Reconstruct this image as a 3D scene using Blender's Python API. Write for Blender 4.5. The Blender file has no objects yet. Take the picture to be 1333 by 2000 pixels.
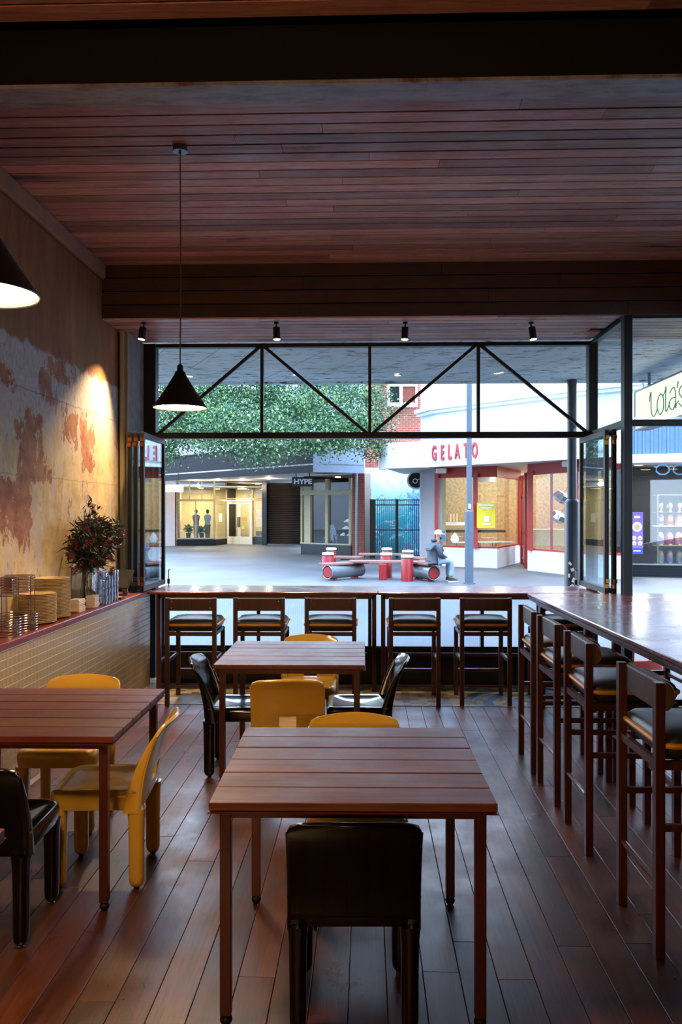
import bpy, bmesh, math, random
import numpy as np
from mathutils import Vector, Matrix
random.seed(7)
PI = math.pi
COL = bpy.context.scene.collection
S = bpy.context.scene

# ------------------------------------------------------------------ camera, world, exposure
H = 1.66                       # eye height
RHO = math.radians(1.8)        # the camera is turned slightly left of the room's axis
FPX = 1556.0
cs, sn = math.cos(RHO), math.sin(RHO)
cam = bpy.data.cameras.new('camera')
camo = bpy.data.objects.new('camera', cam); COL.objects.link(camo)
camo.location = (0, 0, H); camo.rotation_euler = (PI/2, 0, RHO)
cam.sensor_fit = 'VERTICAL'; cam.sensor_height = 36; cam.lens = 36*FPX/2000
cam.clip_start = 0.05; cam.clip_end = 300
S.camera = camo

w = bpy.data.worlds.new('overcast_sky'); S.world = w; w.use_nodes = True
nt = w.node_tree; nt.nodes.clear()
o_ = nt.nodes.new('ShaderNodeOutputWorld'); b_ = nt.nodes.new('ShaderNodeBackground')
g_ = nt.nodes.new('ShaderNodeTexCoord'); s_ = nt.nodes.new('ShaderNodeSeparateXYZ'); r_ = nt.nodes.new('ShaderNodeValToRGB')
nt.links.new(g_.outputs['Generated'], s_.inputs[0]); nt.links.new(s_.outputs['Z'], r_.inputs[0])
r_.color_ramp.elements[0].position = 0.0; r_.color_ramp.elements[0].color = (0.72, 0.85, 1.0, 1)
r_.color_ramp.elements[1].position = 0.7; r_.color_ramp.elements[1].color = (0.50, 0.69, 1.0, 1)
nt.links.new(r_.outputs[0], b_.inputs[0]); b_.inputs[1].default_value = 10.2
nt.links.new(b_.outputs[0], o_.inputs[0])

S.view_settings.view_transform = 'Standard'; S.view_settings.look = 'None'
S.view_settings.gamma = 1.0; S.view_settings.use_curve_mapping = False
S.view_settings.exposure = 0.2
S.cycles.use_denoising = True
S.cycles.max_bounces = 10; S.cycles.diffuse_bounces = 4; S.cycles.glossy_bounces = 4
S.cycles.transmission_bounces = 8; S.cycles.transparent_max_bounces = 24
S.cycles.caustics_reflective = False; S.cycles.caustics_refractive = False
S.cycles.sample_clamp_indirect = 4.0

# ------------------------------------------------------------------ helpers
def C(px, Yc):
    "ground position of a photo column at camera depth Yc"
    k = (px-666.5)/FPX; X = k*Yc
    return (X*cs-Yc*sn, X*sn+Yc*cs)
def Zp(py, Yc): return H-(py-1000)*Yc/FPX
def onX(px, py, X):
    "where a sight line meets the plane x = X"
    k = (px-666.5)/FPX; dx = k*cs-sn; dy = k*sn+cs; t = X/dx
    return (X, dy*t, H-(py-1000)*t/FPX)
def lin(h):
    h = h.lstrip('#'); r = [int(h[i:i+2], 16)/255 for i in (0, 2, 4)]
    return tuple((c/12.92 if c <= .04045 else ((c+.055)/1.055)**2.4) for c in r)+(1,)

class MB:
    def __init__(s): s.v = []; s.f = []
    def add(s, vs, fs):
        n = len(s.v); s.v += [tuple(p) for p in vs]; s.f += [tuple(i+n for i in f) for f in fs]; return s
    def box(s, x0, x1, y0, y1, z0, z1):
        return s.add([(x0,y0,z0),(x1,y0,z0),(x1,y1,z0),(x0,y1,z0),(x0,y0,z1),(x1,y0,z1),(x1,y1,z1),(x0,y1,z1)],
                     [(0,3,2,1),(4,5,6,7),(0,1,5,4),(1,2,6,5),(2,3,7,6),(3,0,4,7)])
    def cb(s, cx, cy, cz, sx, sy, sz): return s.box(cx-sx/2, cx+sx/2, cy-sy/2, cy+sy/2, cz-sz/2, cz+sz/2)
    def beam(s, p0, p1, wd, ht, up=(0,0,1)):
        p0, p1 = Vector(p0), Vector(p1); d = (p1-p0).normalized(); u = Vector(up)
        if abs(d.dot(u)) > .99: u = Vector((0,1,0))
        a = d.cross(u).normalized(); b = a.cross(d).normalized()
        vs = []
        for p in (p0, p1):
            for i, j in ((-1,-1),(1,-1),(1,1),(-1,1)): vs.append(p+a*(i*wd/2)+b*(j*ht/2))
        return s.add(vs, [(0,3,2,1),(4,5,6,7),(0,1,5,4),(1,2,6,5),(2,3,7,6),(3,0,4,7)])
    def tube(s, pts, r, n=8, cap=True, r1=None):
        pts = [Vector(p) for p in pts]; m = len(pts); vs = []; fs = []
        a = None
        for i, p in enumerate(pts):
            d = (pts[min(i+1, m-1)]-pts[max(i-1, 0)]).normalized()
            if a is None:
                u = Vector((0,0,1)) if abs(d.z) < .9 else Vector((1,0,0))
                a = d.cross(u).normalized()
            a = (a-d*a.dot(d)).normalized(); b = d.cross(a)
            rr = (r[i] if isinstance(r, (list, tuple)) else (r if r1 is None else r+(r1-r)*i/(m-1)))
            for k in range(n):
                t = 2*PI*k/n; vs.append(p+a*(math.cos(t)*rr)+b*(math.sin(t)*rr))
        for i in range(m-1):
            for k in range(n):
                k2 = (k+1) % n; fs.append((i*n+k, i*n+k2, (i+1)*n+k2, (i+1)*n+k))
        if cap: fs.append(tuple(range(n-1, -1, -1))); fs.append(tuple((m-1)*n+k for k in range(n)))
        return s.add(vs, fs)
    def ring(s, c, rx, ry, r, n=28, m=6, z=None):
        pts = [(c[0]+rx*math.cos(2*PI*i/n), c[1]+ry*math.sin(2*PI*i/n), c[2]) for i in range(n)]
        return s.loop(pts, r, m)
    def loop(s, pts, r, m=6):
        pts = [Vector(p) for p in pts]; n = len(pts); vs = []; fs = []
        for i, p in enumerate(pts):
            d = (pts[(i+1) % n]-pts[i-1]).normalized(); u = Vector((0,0,1))
            if abs(d.z) > .9: u = Vector((1,0,0))
            a = d.cross(u).normalized(); b = d.cross(a)
            for k in range(m):
                t = 2*PI*k/m; vs.append(p+a*(math.cos(t)*r)+b*(math.sin(t)*r))
        for i in range(n):
            for k in range(m):
                fs.append((i*m+k, i*m+(k+1) % m, ((i+1) % n)*m+(k+1) % m, ((i+1) % n)*m+k))
        return s.add(vs, fs)
    def lathe(s, prof, c=(0,0,0), n=24, sx=1, sy=1, cap=True):
        vs = []; fs = []; m = len(prof)
        for r, z in prof:
            for k in range(n):
                t = 2*PI*k/n; vs.append((c[0]+r*sx*math.cos(t), c[1]+r*sy*math.sin(t), c[2]+z))
        for i in range(m-1):
            for k in range(n): fs.append((i*n+k, i*n+(k+1) % n, (i+1)*n+(k+1) % n, (i+1)*n+k))
        if cap and prof[0][0] > 1e-5: fs.append(tuple(range(n-1, -1, -1)))
        if cap and prof[-1][0] > 1e-5: fs.append(tuple((m-1)*n+k for k in range(n)))
        return s.add(vs, fs)
    def prism(s, poly, z0, z1):
        n = len(poly)
        return s.add([(x,y,z0) for x, y in poly]+[(x,y,z1) for x, y in poly],
                     [tuple(range(n-1,-1,-1)), tuple(range(n, 2*n))]+[(i,(i+1) % n,(i+1) % n+n,i+n) for i in range(n)])
    def build(s, name, mat, parent=None, smooth=False, bevel=0, seg=1, loc=None, solid=0, sub=0):
        me = bpy.data.meshes.new(name); me.from_pydata(s.v, [], s.f); me.update()
        if mat: me.materials.append(mat)
        if solid == 0:
            bm = bmesh.new(); bm.from_mesh(me)
            bmesh.ops.recalc_face_normals(bm, faces=bm.faces); bm.to_mesh(me); bm.free()
        if smooth:
            for p in me.polygons: p.use_smooth = True
            try: me.set_sharp_from_angle(angle=math.radians(40))
            except Exception: pass
        o = bpy.data.objects.new(name, me); COL.objects.link(o)
        if parent: o.parent = parent
        if loc: o.location = loc
        if solid:
            m = o.modifiers.new('s', 'SOLIDIFY'); m.thickness = solid; m.offset = 0
        if bevel:
            m = o.modifiers.new('b', 'BEVEL'); m.width = bevel; m.segments = seg; m.limit_method = 'ANGLE'
        if sub:
            m = o.modifiers.new('u', 'SUBSURF'); m.levels = sub; m.render_levels = sub
        return o

def tag(o, label=None, cat=None, group=None, kind=None):
    if label: o['label'] = label
    if cat: o['category'] = cat
    if group: o['group'] = group
    if kind: o['kind'] = kind
    return o
def empty(name, loc=(0,0,0), rz=0, parent=None):
    o = bpy.data.objects.new(name, None); COL.objects.link(o)
    o.location = loc if len(loc) == 3 else (loc[0], loc[1], 0); o.rotation_euler = (0, 0, rz)
    o.empty_display_size = .1
    if parent: o.parent = parent
    return o
def copy_tree(o, parent=None):
    c = o.copy(); COL.objects.link(c); c.parent = parent
    for ch in list(o.children): copy_tree(ch, c)
    return c

def structure(o): o['kind'] = 'structure'; return o
def frame(A, B):
    d = Vector(B[:2])-Vector(A[:2]); return math.atan2(d.y, d.x), d.length

def text_mesh(name, body, size, mat, parent=None, loc=(0,0,0), rot=(PI/2,0,0), ext=.01, sx=1, bold=0, spacing=1):
    cu = bpy.data.curves.new(name, 'FONT'); cu.body = body; cu.size = size; cu.extrude = ext
    cu.align_x = 'CENTER'; cu.align_y = 'CENTER'; cu.offset = bold; cu.space_character = spacing
    t = bpy.data.objects.new('tmp', cu); COL.objects.link(t)
    dg = bpy.context.evaluated_depsgraph_get()
    me = bpy.data.meshes.new_from_object(t.evaluated_get(dg)); bpy.data.objects.remove(t)
    me.materials.clear(); me.materials.append(mat)
    o = bpy.data.objects.new(name, me); COL.objects.link(o); o.parent = parent; o.location = loc; o.rotation_euler = rot
    o.scale = (sx, 1, 1)
    return o

# ------------------------------------------------------------------ materials
class NT:
    def __init__(s, name):
        s.m = bpy.data.materials.new(name); s.m.use_nodes = True; s.t = s.m.node_tree; s.t.nodes.clear()
        s.out = s.n('ShaderNodeOutputMaterial'); s.b = s.n('ShaderNodeBsdfPrincipled'); s.l(s.b.outputs[0], s.out.inputs[0])
    def n(s, t, **kw):
        x = s.t.nodes.new(t)
        for k, v in kw.items(): setattr(x, k, v)
        return x
    def l(s, a, b): s.t.links.new(a, b)
    def coord(s, kind='Object'):
        if kind == 'World': return s.n('ShaderNodeNewGeometry').outputs['Position']
        return s.n('ShaderNodeTexCoord').outputs[kind]
    def mapv(s, src, scale=(1,1,1), loc=(0,0,0), rot=(0,0,0)):
        x = s.n('ShaderNodeMapping'); s.l(src, x.inputs[0]); x.inputs['Scale'].default_value = scale
        x.inputs['Location'].default_value = loc; x.inputs['Rotation'].default_value = rot; return x.outputs[0]
    def noise(s, src, sc, det=4, rough=.55, dist=0):
        x = s.n('ShaderNodeTexNoise'); s.l(src, x.inputs['Vector']); x.inputs['Scale'].default_value = sc
        x.inputs['Detail'].default_value = det; x.inputs['Roughness'].default_value = rough; x.inputs['Distortion'].default_value = dist
        return x.outputs[0]
    def ramp(s, src, stops, interp='LINEAR'):
        x = s.n('ShaderNodeValToRGB'); x.color_ramp.interpolation = interp
        e = x.color_ramp.elements
        while len(e) < len(stops): e.new(.5)
        for i, (p, c) in enumerate(stops):
            e[i].position = p
            e[i].color = c if isinstance(c, tuple) else (c, c, c, 1)
        s.l(src, x.inputs[0]); return x.outputs[0]
    def mix(s, fac, a, b, mode='MIX'):
        x = s.n('ShaderNodeMix', data_type='RGBA', blend_type=mode)
        for sock, v in ((x.inputs[0], fac), (x.inputs[6], a), (x.inputs[7], b)):
            if hasattr(v, 'is_linked') or hasattr(v, 'links'): s.l(v, sock)
            else: sock.default_value = v
        return x.outputs[2]
    def math(s, op, a, b=0.0, c=0.0, clamp=False):
        x = s.n('ShaderNodeMath', operation=op, use_clamp=clamp)
        for sock, v in zip(x.inputs, (a, b, c)):
            if hasattr(v, 'links'): s.l(v, sock)
            else: sock.default_value = v
        return x.outputs[0]
    def bump(s, h, st=.3, d=.01):
        x = s.n('ShaderNodeBump'); x.inputs['Strength'].default_value = st; x.inputs['Distance'].default_value = d
        s.l(h, x.inputs['Height']); s.l(x.outputs[0], s.b.inputs['Normal'])
    def set(s, **kw):
        for k, v in kw.items():
            k = k.replace('_', ' ')
            sock = s.b.inputs[k]
            if hasattr(v, 'links'): s.l(v, sock)
            else: sock.default_value = v
        return s

def plain(name, col, rough=.5, metal=0, spec=.5, coat=0, var=.06, bump=0, bs=60):
    t = NT(name); c = lin(col) if isinstance(col, str) else col
    n = t.noise(t.coord('Object'), 9, 3)
    d = tuple(x*(1-var*2.5) for x in c[:3])+(1,)
    t.set(Base_Color=t.mix(t.ramp(n, [(.3, 0.0), (.7, 1.0)]), d, c), Roughness=rough, Metallic=metal)
    t.b.inputs['Specular IOR Level'].default_value = spec; t.b.inputs['Coat Weight'].default_value = coat
    if bump: t.bump(t.noise(t.coord('Object'), bs, 4), bump, .004)
    return t.m
def wood(name, ca, cb, axis=0, rough=(.3, .5), var=.5, coat=0, scale=1, world=False, worn=0, bump=.15, dark=None, spec=.5):
    t = NT(name); co = t.coord('World' if world else 'Object')
    oi = t.n('ShaderNodeObjectInfo').outputs['Random']
    sc = [14*scale]*3; sc[axis] = .9*scale
    m = t.n('ShaderNodeMapping'); t.l(co, m.inputs[0]); m.inputs['Scale'].default_value = sc
    cmb = t.n('ShaderNodeCombineXYZ')
    for i in range(3): t.l(t.math('MULTIPLY', oi, 37.0+11*i), cmb.inputs[i])
    t.l(cmb.outputs[0], m.inputs['Location']); v = m.outputs[0]
    g = t.noise(v, 1.6, 6, .6, .6); f = t.noise(v, 7, 5, .7)
    c = t.mix(t.ramp(g, [(.3, 0.0), (.72, 1.0)]), lin(ca), lin(cb))
    c = t.mix(t.ramp(f, [(.35, .55), (.6, 0.0)]), c, tuple(x*.35 for x in lin(ca)[:3])+(1,))
    hs = t.n('ShaderNodeHueSaturation'); t.l(c, hs.inputs['Color'])
    t.l(t.math('ADD', t.math('MULTIPLY', oi, var), 1-var/2), hs.inputs['Value'])
    t.l(t.math('ADD', t.math('MULTIPLY', t.math('FRACT', t.math('MULTIPLY', oi, 13.7)), .03), .485), hs.inputs['Hue'])
    c = hs.outputs[0]
    if worn:
        wn = t.noise(t.coord('World'), 1.4, 6, .65)
        c = t.mix(t.ramp(wn, [(.45, 0.0), (.75, worn)]), c, lin('8a6d58'))
    if dark:
        dn = t.noise(t.mapv(t.coord('World'), dark), 1.2, 5, .6, .4)
        c = t.mix(t.ramp(dn, [(.62, 0.0), (.72, .8)]), c, (.012, .006, .003, 1))
    rn = t.noise(t.coord('World'), 3, 6, .7)
    t.set(Base_Color=c, Roughness=t.math('MULTIPLY_ADD', t.ramp(rn, [(.3, 0.0), (.7, 1.0)]), rough[1]-rough[0], rough[0]))
    t.b.inputs['Coat Weight'].default_value = coat; t.b.inputs['Coat Roughness'].default_value = .15
    t.b.inputs['Specular IOR Level'].default_value = spec
    t.bump(f, bump, .003)
    return t.m
def emit(name, col, st):
    t = NT(name); t.t.nodes.remove(t.b); e = t.n('ShaderNodeEmission'); e.inputs[0].default_value = lin(col) if isinstance(col, str) else col
    e.inputs[1].default_value = st; t.l(e.outputs[0], t.out.inputs[0]); return t.m
def glass(name, tint=(.93, .97, .96, 1), refl=1.0, dirt=0.0, ior=1.5):
    t = NT(name); t.t.nodes.remove(t.b)
    tr = t.n('ShaderNodeBsdfTransparent'); tr.inputs[0].default_value = tint
    gl = t.n('ShaderNodeBsdfGlossy'); gl.inputs['Roughness'].default_value = .01; gl.inputs[0].default_value = (.9, .95, 1, 1)
    ge = t.n('ShaderNodeNewGeometry'); dt = t.n('ShaderNodeVectorMath', operation='DOT_PRODUCT')
    t.l(ge.outputs['Incoming'], dt.inputs[0]); t.l(ge.outputs['Normal'], dt.inputs[1])
    fr = t.math('MULTIPLY_ADD', t.math('POWER', t.math('SUBTRACT', 1.0, t.math('ABSOLUTE', dt.outputs['Value'])), 5.0), .96, .04)
    mx = t.n('ShaderNodeMixShader'); t.l(t.math('MULTIPLY', fr, refl, clamp=True), mx.inputs[0]); t.l(tr.outputs[0], mx.inputs[1]); t.l(gl.outputs[0], mx.inputs[2])
    t.l(mx.outputs[0], t.out.inputs[0]); return t.m

M = {}
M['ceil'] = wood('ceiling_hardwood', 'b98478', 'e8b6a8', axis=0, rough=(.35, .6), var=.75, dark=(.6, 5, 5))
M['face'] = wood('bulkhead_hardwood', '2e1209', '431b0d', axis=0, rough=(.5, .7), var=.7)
M['floor'] = wood('floor_hardwood', '34140a', '653019', axis=1, rough=(.24, .5), var=.95, worn=.0, scale=.8, bump=.25, spec=.75)
M['table'] = wood('table_jarrah', '4a1c15', '6f3224', axis=0, rough=(.38, .55), var=.35, scale=1.2)
M['bar'] = wood('polished_bar_timber', '6a241b', '98463a', axis=0, rough=(.16, .34), var=.1, coat=.3, scale=.6, bump=.06)
M['bary'] = wood('polished_bar_timber_long', '5a1c14', '86382a', axis=1, rough=(.16, .34), var=.1, coat=.3, scale=.6, bump=.06)
M['frame'] = wood('stained_frame_timber', '32120b', '4b1c12', axis=2, rough=(.3, .5), var=.2)
M['ledge'] = wood('red_ledge', '6f2720', '8b3a30', axis=1, rough=(.25, .4), var=.1, scale=.5)
M['redmetal'] = plain('oxide_red_metal', '441711', .35, coat=.2)
M['black'] = plain('black_steel', '050506', .42, spec=.3)
M['blackmat'] = plain('matte_black_metal', '050505', .6, spec=.3)
M['blackchair'] = plain('glossy_black_plastic', '030304', .16, spec=.45, coat=.2, var=.0)
M['yellow'] = plain('mustard_plastic', 'cda03c', .22, spec=.5, coat=.3, var=.04)
M['chrome'] = plain('chrome', 'd9d9da', .12, metal=1)
M['brass'] = plain('brass_hinge', '8a5a22', .3, metal=1)
M['cream'] = plain('cream_ceramic', 'd9b988', .25, coat=.3)
M['napkin'] = plain('paper_napkins', 'e0cdb4', .9)
M['leather'] = plain('charcoal_ribbed_leather', '23262a', .42, bump=.2)
M['ochre'] = plain('ochre_piping', 'c98a1c', .5)
M['pad'] = plain('brown_ochre_fabric', '5c4019', .7)
M['white'] = plain('white_paint', 'e9e7e2', .6)
M['trim'] = plain('aged_cream_trim', '9c8a66', .6)
M['dark'] = plain('dark_backing', '080605', .9)
M['granite'] = plain('black_riser_stone', '0e0e10', .25, spec=.5)
M['glass'] = glass('window_glass', tint=(.90, .96, .95, 1), refl=1.15)
M['shopglass'] = glass('shop_glass', tint=(.93, .96, .95, 1), refl=.8)
M['glassware'] = glass('glassware', tint=(.90, .93, .95, 1), refl=6)
M['vase'] = glass('vase_glass', tint=(.86, .92, .90, 1), refl=4.0)
M['water'] = glass('vase_water', tint=(.62, .66, .58, 1), refl=.6, ior=1.33)
M['lamp'] = emit('lamp_glow', 'ffe2b0', 14)
M['spotglow'] = emit('spot_lamp_glow', 'ffdca0', 12)
M['shade'] = plain('dark_lamp_shade', '15150f', .4)
M['shadein'] = plain('lamp_shade_lining', 'f4e6c8', .5)
M['cord'] = plain('brown_cord', '5b3a28', .8)

def plaster_left():
    t = NT('peeling_plaster'); P = t.coord('World')
    d = t.noise(P, 2.2, 8, .68); d2 = t.noise(t.mapv(P, (1, 1, 1), (7, 3, 1)), 6, 8, .7)
    sep = t.n('ShaderNodeSeparateXYZ'); t.l(P, sep.inputs[0]); y, z = sep.outputs[1], sep.outputs[2]
    streak = t.noise(t.mapv(P, (1, 5, .9)), 1.3, 8, .72, .3)
    fine = t.noise(t.mapv(P, (1, 10, 5)), 3, 8, .75)
    jag = t.noise(t.mapv(P, (1, 1.6, 1.0), (4, 1, 9)), 4.5, 10, .72, .6)
    # upper brown coat
    brown = t.mix(t.ramp(streak, [(.35, 0.0), (.65, 1.0)]), lin('7c4220'), lin('996a3c'))
    brown = t.mix(t.ramp(d, [(.45, 0.0), (.7, .6)]), brown, lin('6a5535'))
    # middle lilac-white band, lower cream
    white = t.mix(t.ramp(fine, [(.35, 0.0), (.6, 1.0)]), lin('968b86'), lin('b9aeaa'))
    cream = t.mix(t.ramp(d2, [(.35, 0.0), (.62, 1.0)]), lin('b3925c'), lin('d2bb88'))
    cream = t.mix(t.ramp(t.noise(t.mapv(P, (1, 2.2, .8), (3, 8, 2)), 3.0, 10, .75, .4), [(.52, 0.0), (.56, .8)]), cream, lin('b5a9a4'))
    cream = t.mix(t.ramp(fine, [(.58, 0.0), (.70, .5)]), cream, lin('8a7f74'))
    cream = t.mix(t.ramp(t.noise(t.mapv(P, (1, 3, .9), (1, 4, 6)), 2.6, 10, .75, .3), [(.56, 0.0), (.62, .75)]), cream, lin('c08e5e'))
    wob = t.math('MULTIPLY_ADD', d2, .22, -.11)
    zz = t.math('ADD', z, wob)
    z2 = t.math('ADD', z, t.math('MULTIPLY_ADD', d2, .9, -.45))
    base = t.mix(t.ramp(t.math('SUBTRACT', z2, 1.95), [(.0, 0.0), (.55, 1.0)]), cream, white)
    base = t.mix(t.ramp(t.math('SUBTRACT', zz, 2.30), [(.5, 0.0), (.53, 1.0)]), base, brown)
    # terracotta where the paint has come away
    terra = t.mix(t.ramp(d2, [(.4, 0.0), (.6, 1.0)]), lin('8a5238'), lin('ad7452'))
    def patch(cy, cz, ry, rz, amt=1.5):
        a = t.math('DIVIDE', t.math('SUBTRACT', y, cy), ry); b = t.math('DIVIDE', t.math('SUBTRACT', z, cz), rz)
        q = t.math('ADD', t.math('POWER', t.math('ABSOLUTE', a), 3.0), t.math('POWER', t.math('ABSOLUTE', b), 3.0))
        q = t.math('ADD', q, t.math('MULTIPLY_ADD', jag, 5.0+amt*4, -2.3-amt*1.8))
        return t.ramp(q, [(.86, 1.0), (.93, 0.0)])
    tot = None
    for (px, py, hx, hy, am) in PATCHES:
        c = onX(px, py, -2.32); e = onX(px+hx, py, -2.32); f = onX(px, py-hy, -2.32)
        q = patch(c[1], c[2], abs(e[1]-c[1])+.02, abs(f[2]-c[2])+.02, am)
        tot = q if tot is None else t.math('MAXIMUM', tot, q)
    big = t.ramp(t.noise(t.mapv(P, (1, 1.2, .8), (0, 2, 5)), 2.1, 8, .7), [(.60, 0.0), (.625, .8)])
    below = t.ramp(t.math('SUBTRACT', z, 2.0), [(.5, 1.0), (.78, .0)])
    tot = t.math('MAXIMUM', tot, t.math('MULTIPLY', big, below))
    base = t.mix(tot, base, terra)
    # dark flecks and the cracked plaster line
    fl = t.ramp(t.noise(t.mapv(P, (1, 16, 7)), 1.2, 9, .72), [(.60, 0.0), (.66, .55)])
    base = t.mix(fl, base, lin('4a3d33'))
    ln = t.math('ABSOLUTE', t.math('ADD', z, t.math('MULTIPLY_ADD', d2, .04, -2.52)))
    base = t.mix(t.ramp(ln, [(.001, .7), (.005, 0.0)]), base, lin('4e463c'))
    ln2 = t.math('ABSOLUTE', t.math('ADD', z, t.math('MULTIPLY_ADD', d2, .04, -1.93)))
    base = t.mix(t.ramp(ln2, [(.002, .5), (.006, 0.0)]), base, lin('7b6b55'))
    t.set(Base_Color=base, Roughness=.8)
    t.bump(t.math('ADD', t.math('MULTIPLY', tot, -.6), t.math('MULTIPLY', d2, .7)), .55, .012)
    return t.m
PATCHES = [(62, 868, 27, 62, .5), (138, 838, 17, 42, .35), (70, 925, 42, 14, .9), (20, 1000, 26, 60, .8), (45, 990, 14, 80, .7),
           (10, 735, 22, 22, .6), (120, 725, 26, 22, .5), (170, 860, 14, 60, .7), (90, 760, 14, 30, .6), (12, 960, 20, 22, .6)]
M['plaster'] = plaster_left()

def soffit_mat():
    t = NT('flaking_soffit_paint'); P = t.coord('World')
    a = t.noise(t.mapv(P, (1.0, 3.2, 1)), 4.5, 9, .7, .3); c = t.mix(t.ramp(a, [(.555, 0.0), (.60, .9)]), lin('f4f4fa'), lin('4a4238'))
    b = t.noise(P, .8, 4); c = t.mix(t.ramp(b, [(.4, 0.0), (.7, .5)]), c, lin('b7b4a0'))
    s1 = t.n('ShaderNodeSeparateXYZ'); t.l(P, s1.inputs[0])
    fr = t.math('ABSOLUTE', t.math('SUBTRACT', t.math('FRACT', t.math('DIVIDE', t.math('ADD', s1.outputs[0], t.math('MULTIPLY', s1.outputs[1], .5)), .6)), .5))
    c = t.mix(t.ramp(fr, [(.008, .6), (.02, 0.0)]), c, lin('7a7468'))
    t.set(Base_Color=c, Roughness=.8); t.bump(a, .5, .01); return t.m
M['soffit'] = soffit_mat()
def asphalt():
    t = NT('street_paving'); P = t.coord('World')
    n = t.noise(P, .35, 6, .6); f = t.noise(P, 30, 4, .7)
    c = t.mix(t.ramp(n, [(.35, 0.0), (.65, 1.0)]), lin('43484e'), lin('5b6064'))
    c = t.mix(t.ramp(f, [(.3, .35), (.6, 0.0)]), c, lin('303234'))
    sep = t.n('ShaderNodeSeparateXYZ'); t.l(P, sep.inputs[0])
    ln = t.math('ABSOLUTE', t.math('SUBTRACT', t.math('FRACT', t.math('DIVIDE', sep.outputs[1], .62)), .5))
    near = t.ramp(sep.outputs[1], [(0.0, 1.0), (1.0, 1.0)])
    t.set(Base_Color=t.mix(t.ramp(ln, [(.010, .45), (.02, 0.0)]), c, lin('3a3a3c')), Roughness=.55)
    t.bump(f, .2, .005); return t.m
M['street'] = asphalt()
def bricks(name, c1, c2, mo, sc=1.0):
    t = NT(name); co = t.coord('Object')
    sep = t.n('ShaderNodeSeparateXYZ'); t.l(co, sep.inputs[0]); cmb = t.n('ShaderNodeCombineXYZ')
    t.l(sep.outputs[0], cmb.inputs[0]); t.l(sep.outputs[2], cmb.inputs[1])
    b = t.n('ShaderNodeTexBrick'); t.l(cmb.outputs[0], b.inputs['Vector'])
    b.inputs['Color1'].default_value = lin(c1); b.inputs['Color2'].default_value = lin(c2); b.inputs['Mortar'].default_value = lin(mo)
    b.inputs['Scale'].default_value = 1; b.inputs['Brick Width'].default_value = .24*sc; b.inputs['Row Height'].default_value = .086*sc
    b.inputs['Mortar Size'].default_value = .008; t.set(Base_Color=b.outputs[0], Roughness=.85); t.bump(b.outputs['Fac'], -.3, .01); return t.m
M['brickwall'] = bricks('far_brickwork', 'a54f42', '8a3f35', 'b08c80')
M['brick'] = plain('clay_brick', '7e3d30', .85, var=.15)
M['mortar'] = plain('mortar', '8f8378', .9)
M['facade'] = plain('white_render', 'cacad0', .75, var=.03)
M['red'] = plain('red_window_paint', 'a3241c', .4)
M['redboll'] = plain('red_powder_coat', '8c1319', .4)
M['galv'] = plain('galvanised_steel', '7a848a', .35, metal=.6)
M['polebl'] = plain('blue_grey_pole', '465260', .5)
M['poledk'] = plain('dark_pole', '232a33', .45)
M['slab'] = wood('weathered_bench_timber', '7a5248', '9a7062', axis=0, rough=(.6, .8), var=.3)
M['charcoal'] = plain('charcoal_fascia', '12171c', .8, spec=.25)
M['palefas'] = plain('pale_blue_fascia', '8394aa', .5)
M['tilegrn'] = plain('dark_green_tiles', '0f1a1c', .2)
M['creamfr'] = plain('cream_shop_frame', '9a9273', .5)
M['shutter'] = plain('dark_roller_shutter', '3a2f2a', .45)
M['blind'] = plain('shop_interior_cream', 'd8c79a', .8)
M['shopdark'] = plain('shop_interior_dark', '1a1c1e', .8)
M['yposter'] = plain('yellow_poster', 'f2e02a', .5)
M['blueclad'] = plain('blue_corrugated_cladding', '43648a', .5)
M['stone'] = plain('sandstone_rubble', 'c09256', .85, var=.2, bump=.8, bs=8)
M['skin'] = plain('skin', 'a9714f', .5)
M['jacket'] = plain('grey_puffer_fabric', '353a46', .6)
M['jeans'] = plain('pale_denim', '8496a6', .8)
M['cap'] = plain('white_cotton', 'e8e8e8', .8)
M['beard'] = plain('dark_beard', '2a211d', .9)
M['shoe'] = plain('black_rubber', '101214', .5)
M['orange'] = plain('orange_red_bag', 'd2331c', .5)
M['leafd'] = None
def leafmat(name, a, b, c, tr=.25):
    t = NT(name); g = t.n('ShaderNodeNewGeometry'); r = g.outputs['Random Per Island']
    t.set(Base_Color=t.ramp(r, [(0.0, lin(a)), (.6, lin(b)), (1.0, lin(c))]), Roughness=.5)
    t.b.inputs['Subsurface Weight'].default_value = 0
    return t.m
M['leaf'] = leafmat('tree_leaves', '1c3a2a', '34603f', '8ca660')
M['bleaf'] = leafmat('olive_leaves', '1a1c0c', '2c3014', '4a4a22')
M['bred'] = leafmat('dark_red_bristles', '2a0708', '5a0f12', '8a1c1e')
M['bark'] = plain('bark', '4a4038', .9, bump=.6, bs=20)
M['stem'] = plain('dark_stem', '2a1a10', .8)
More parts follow.
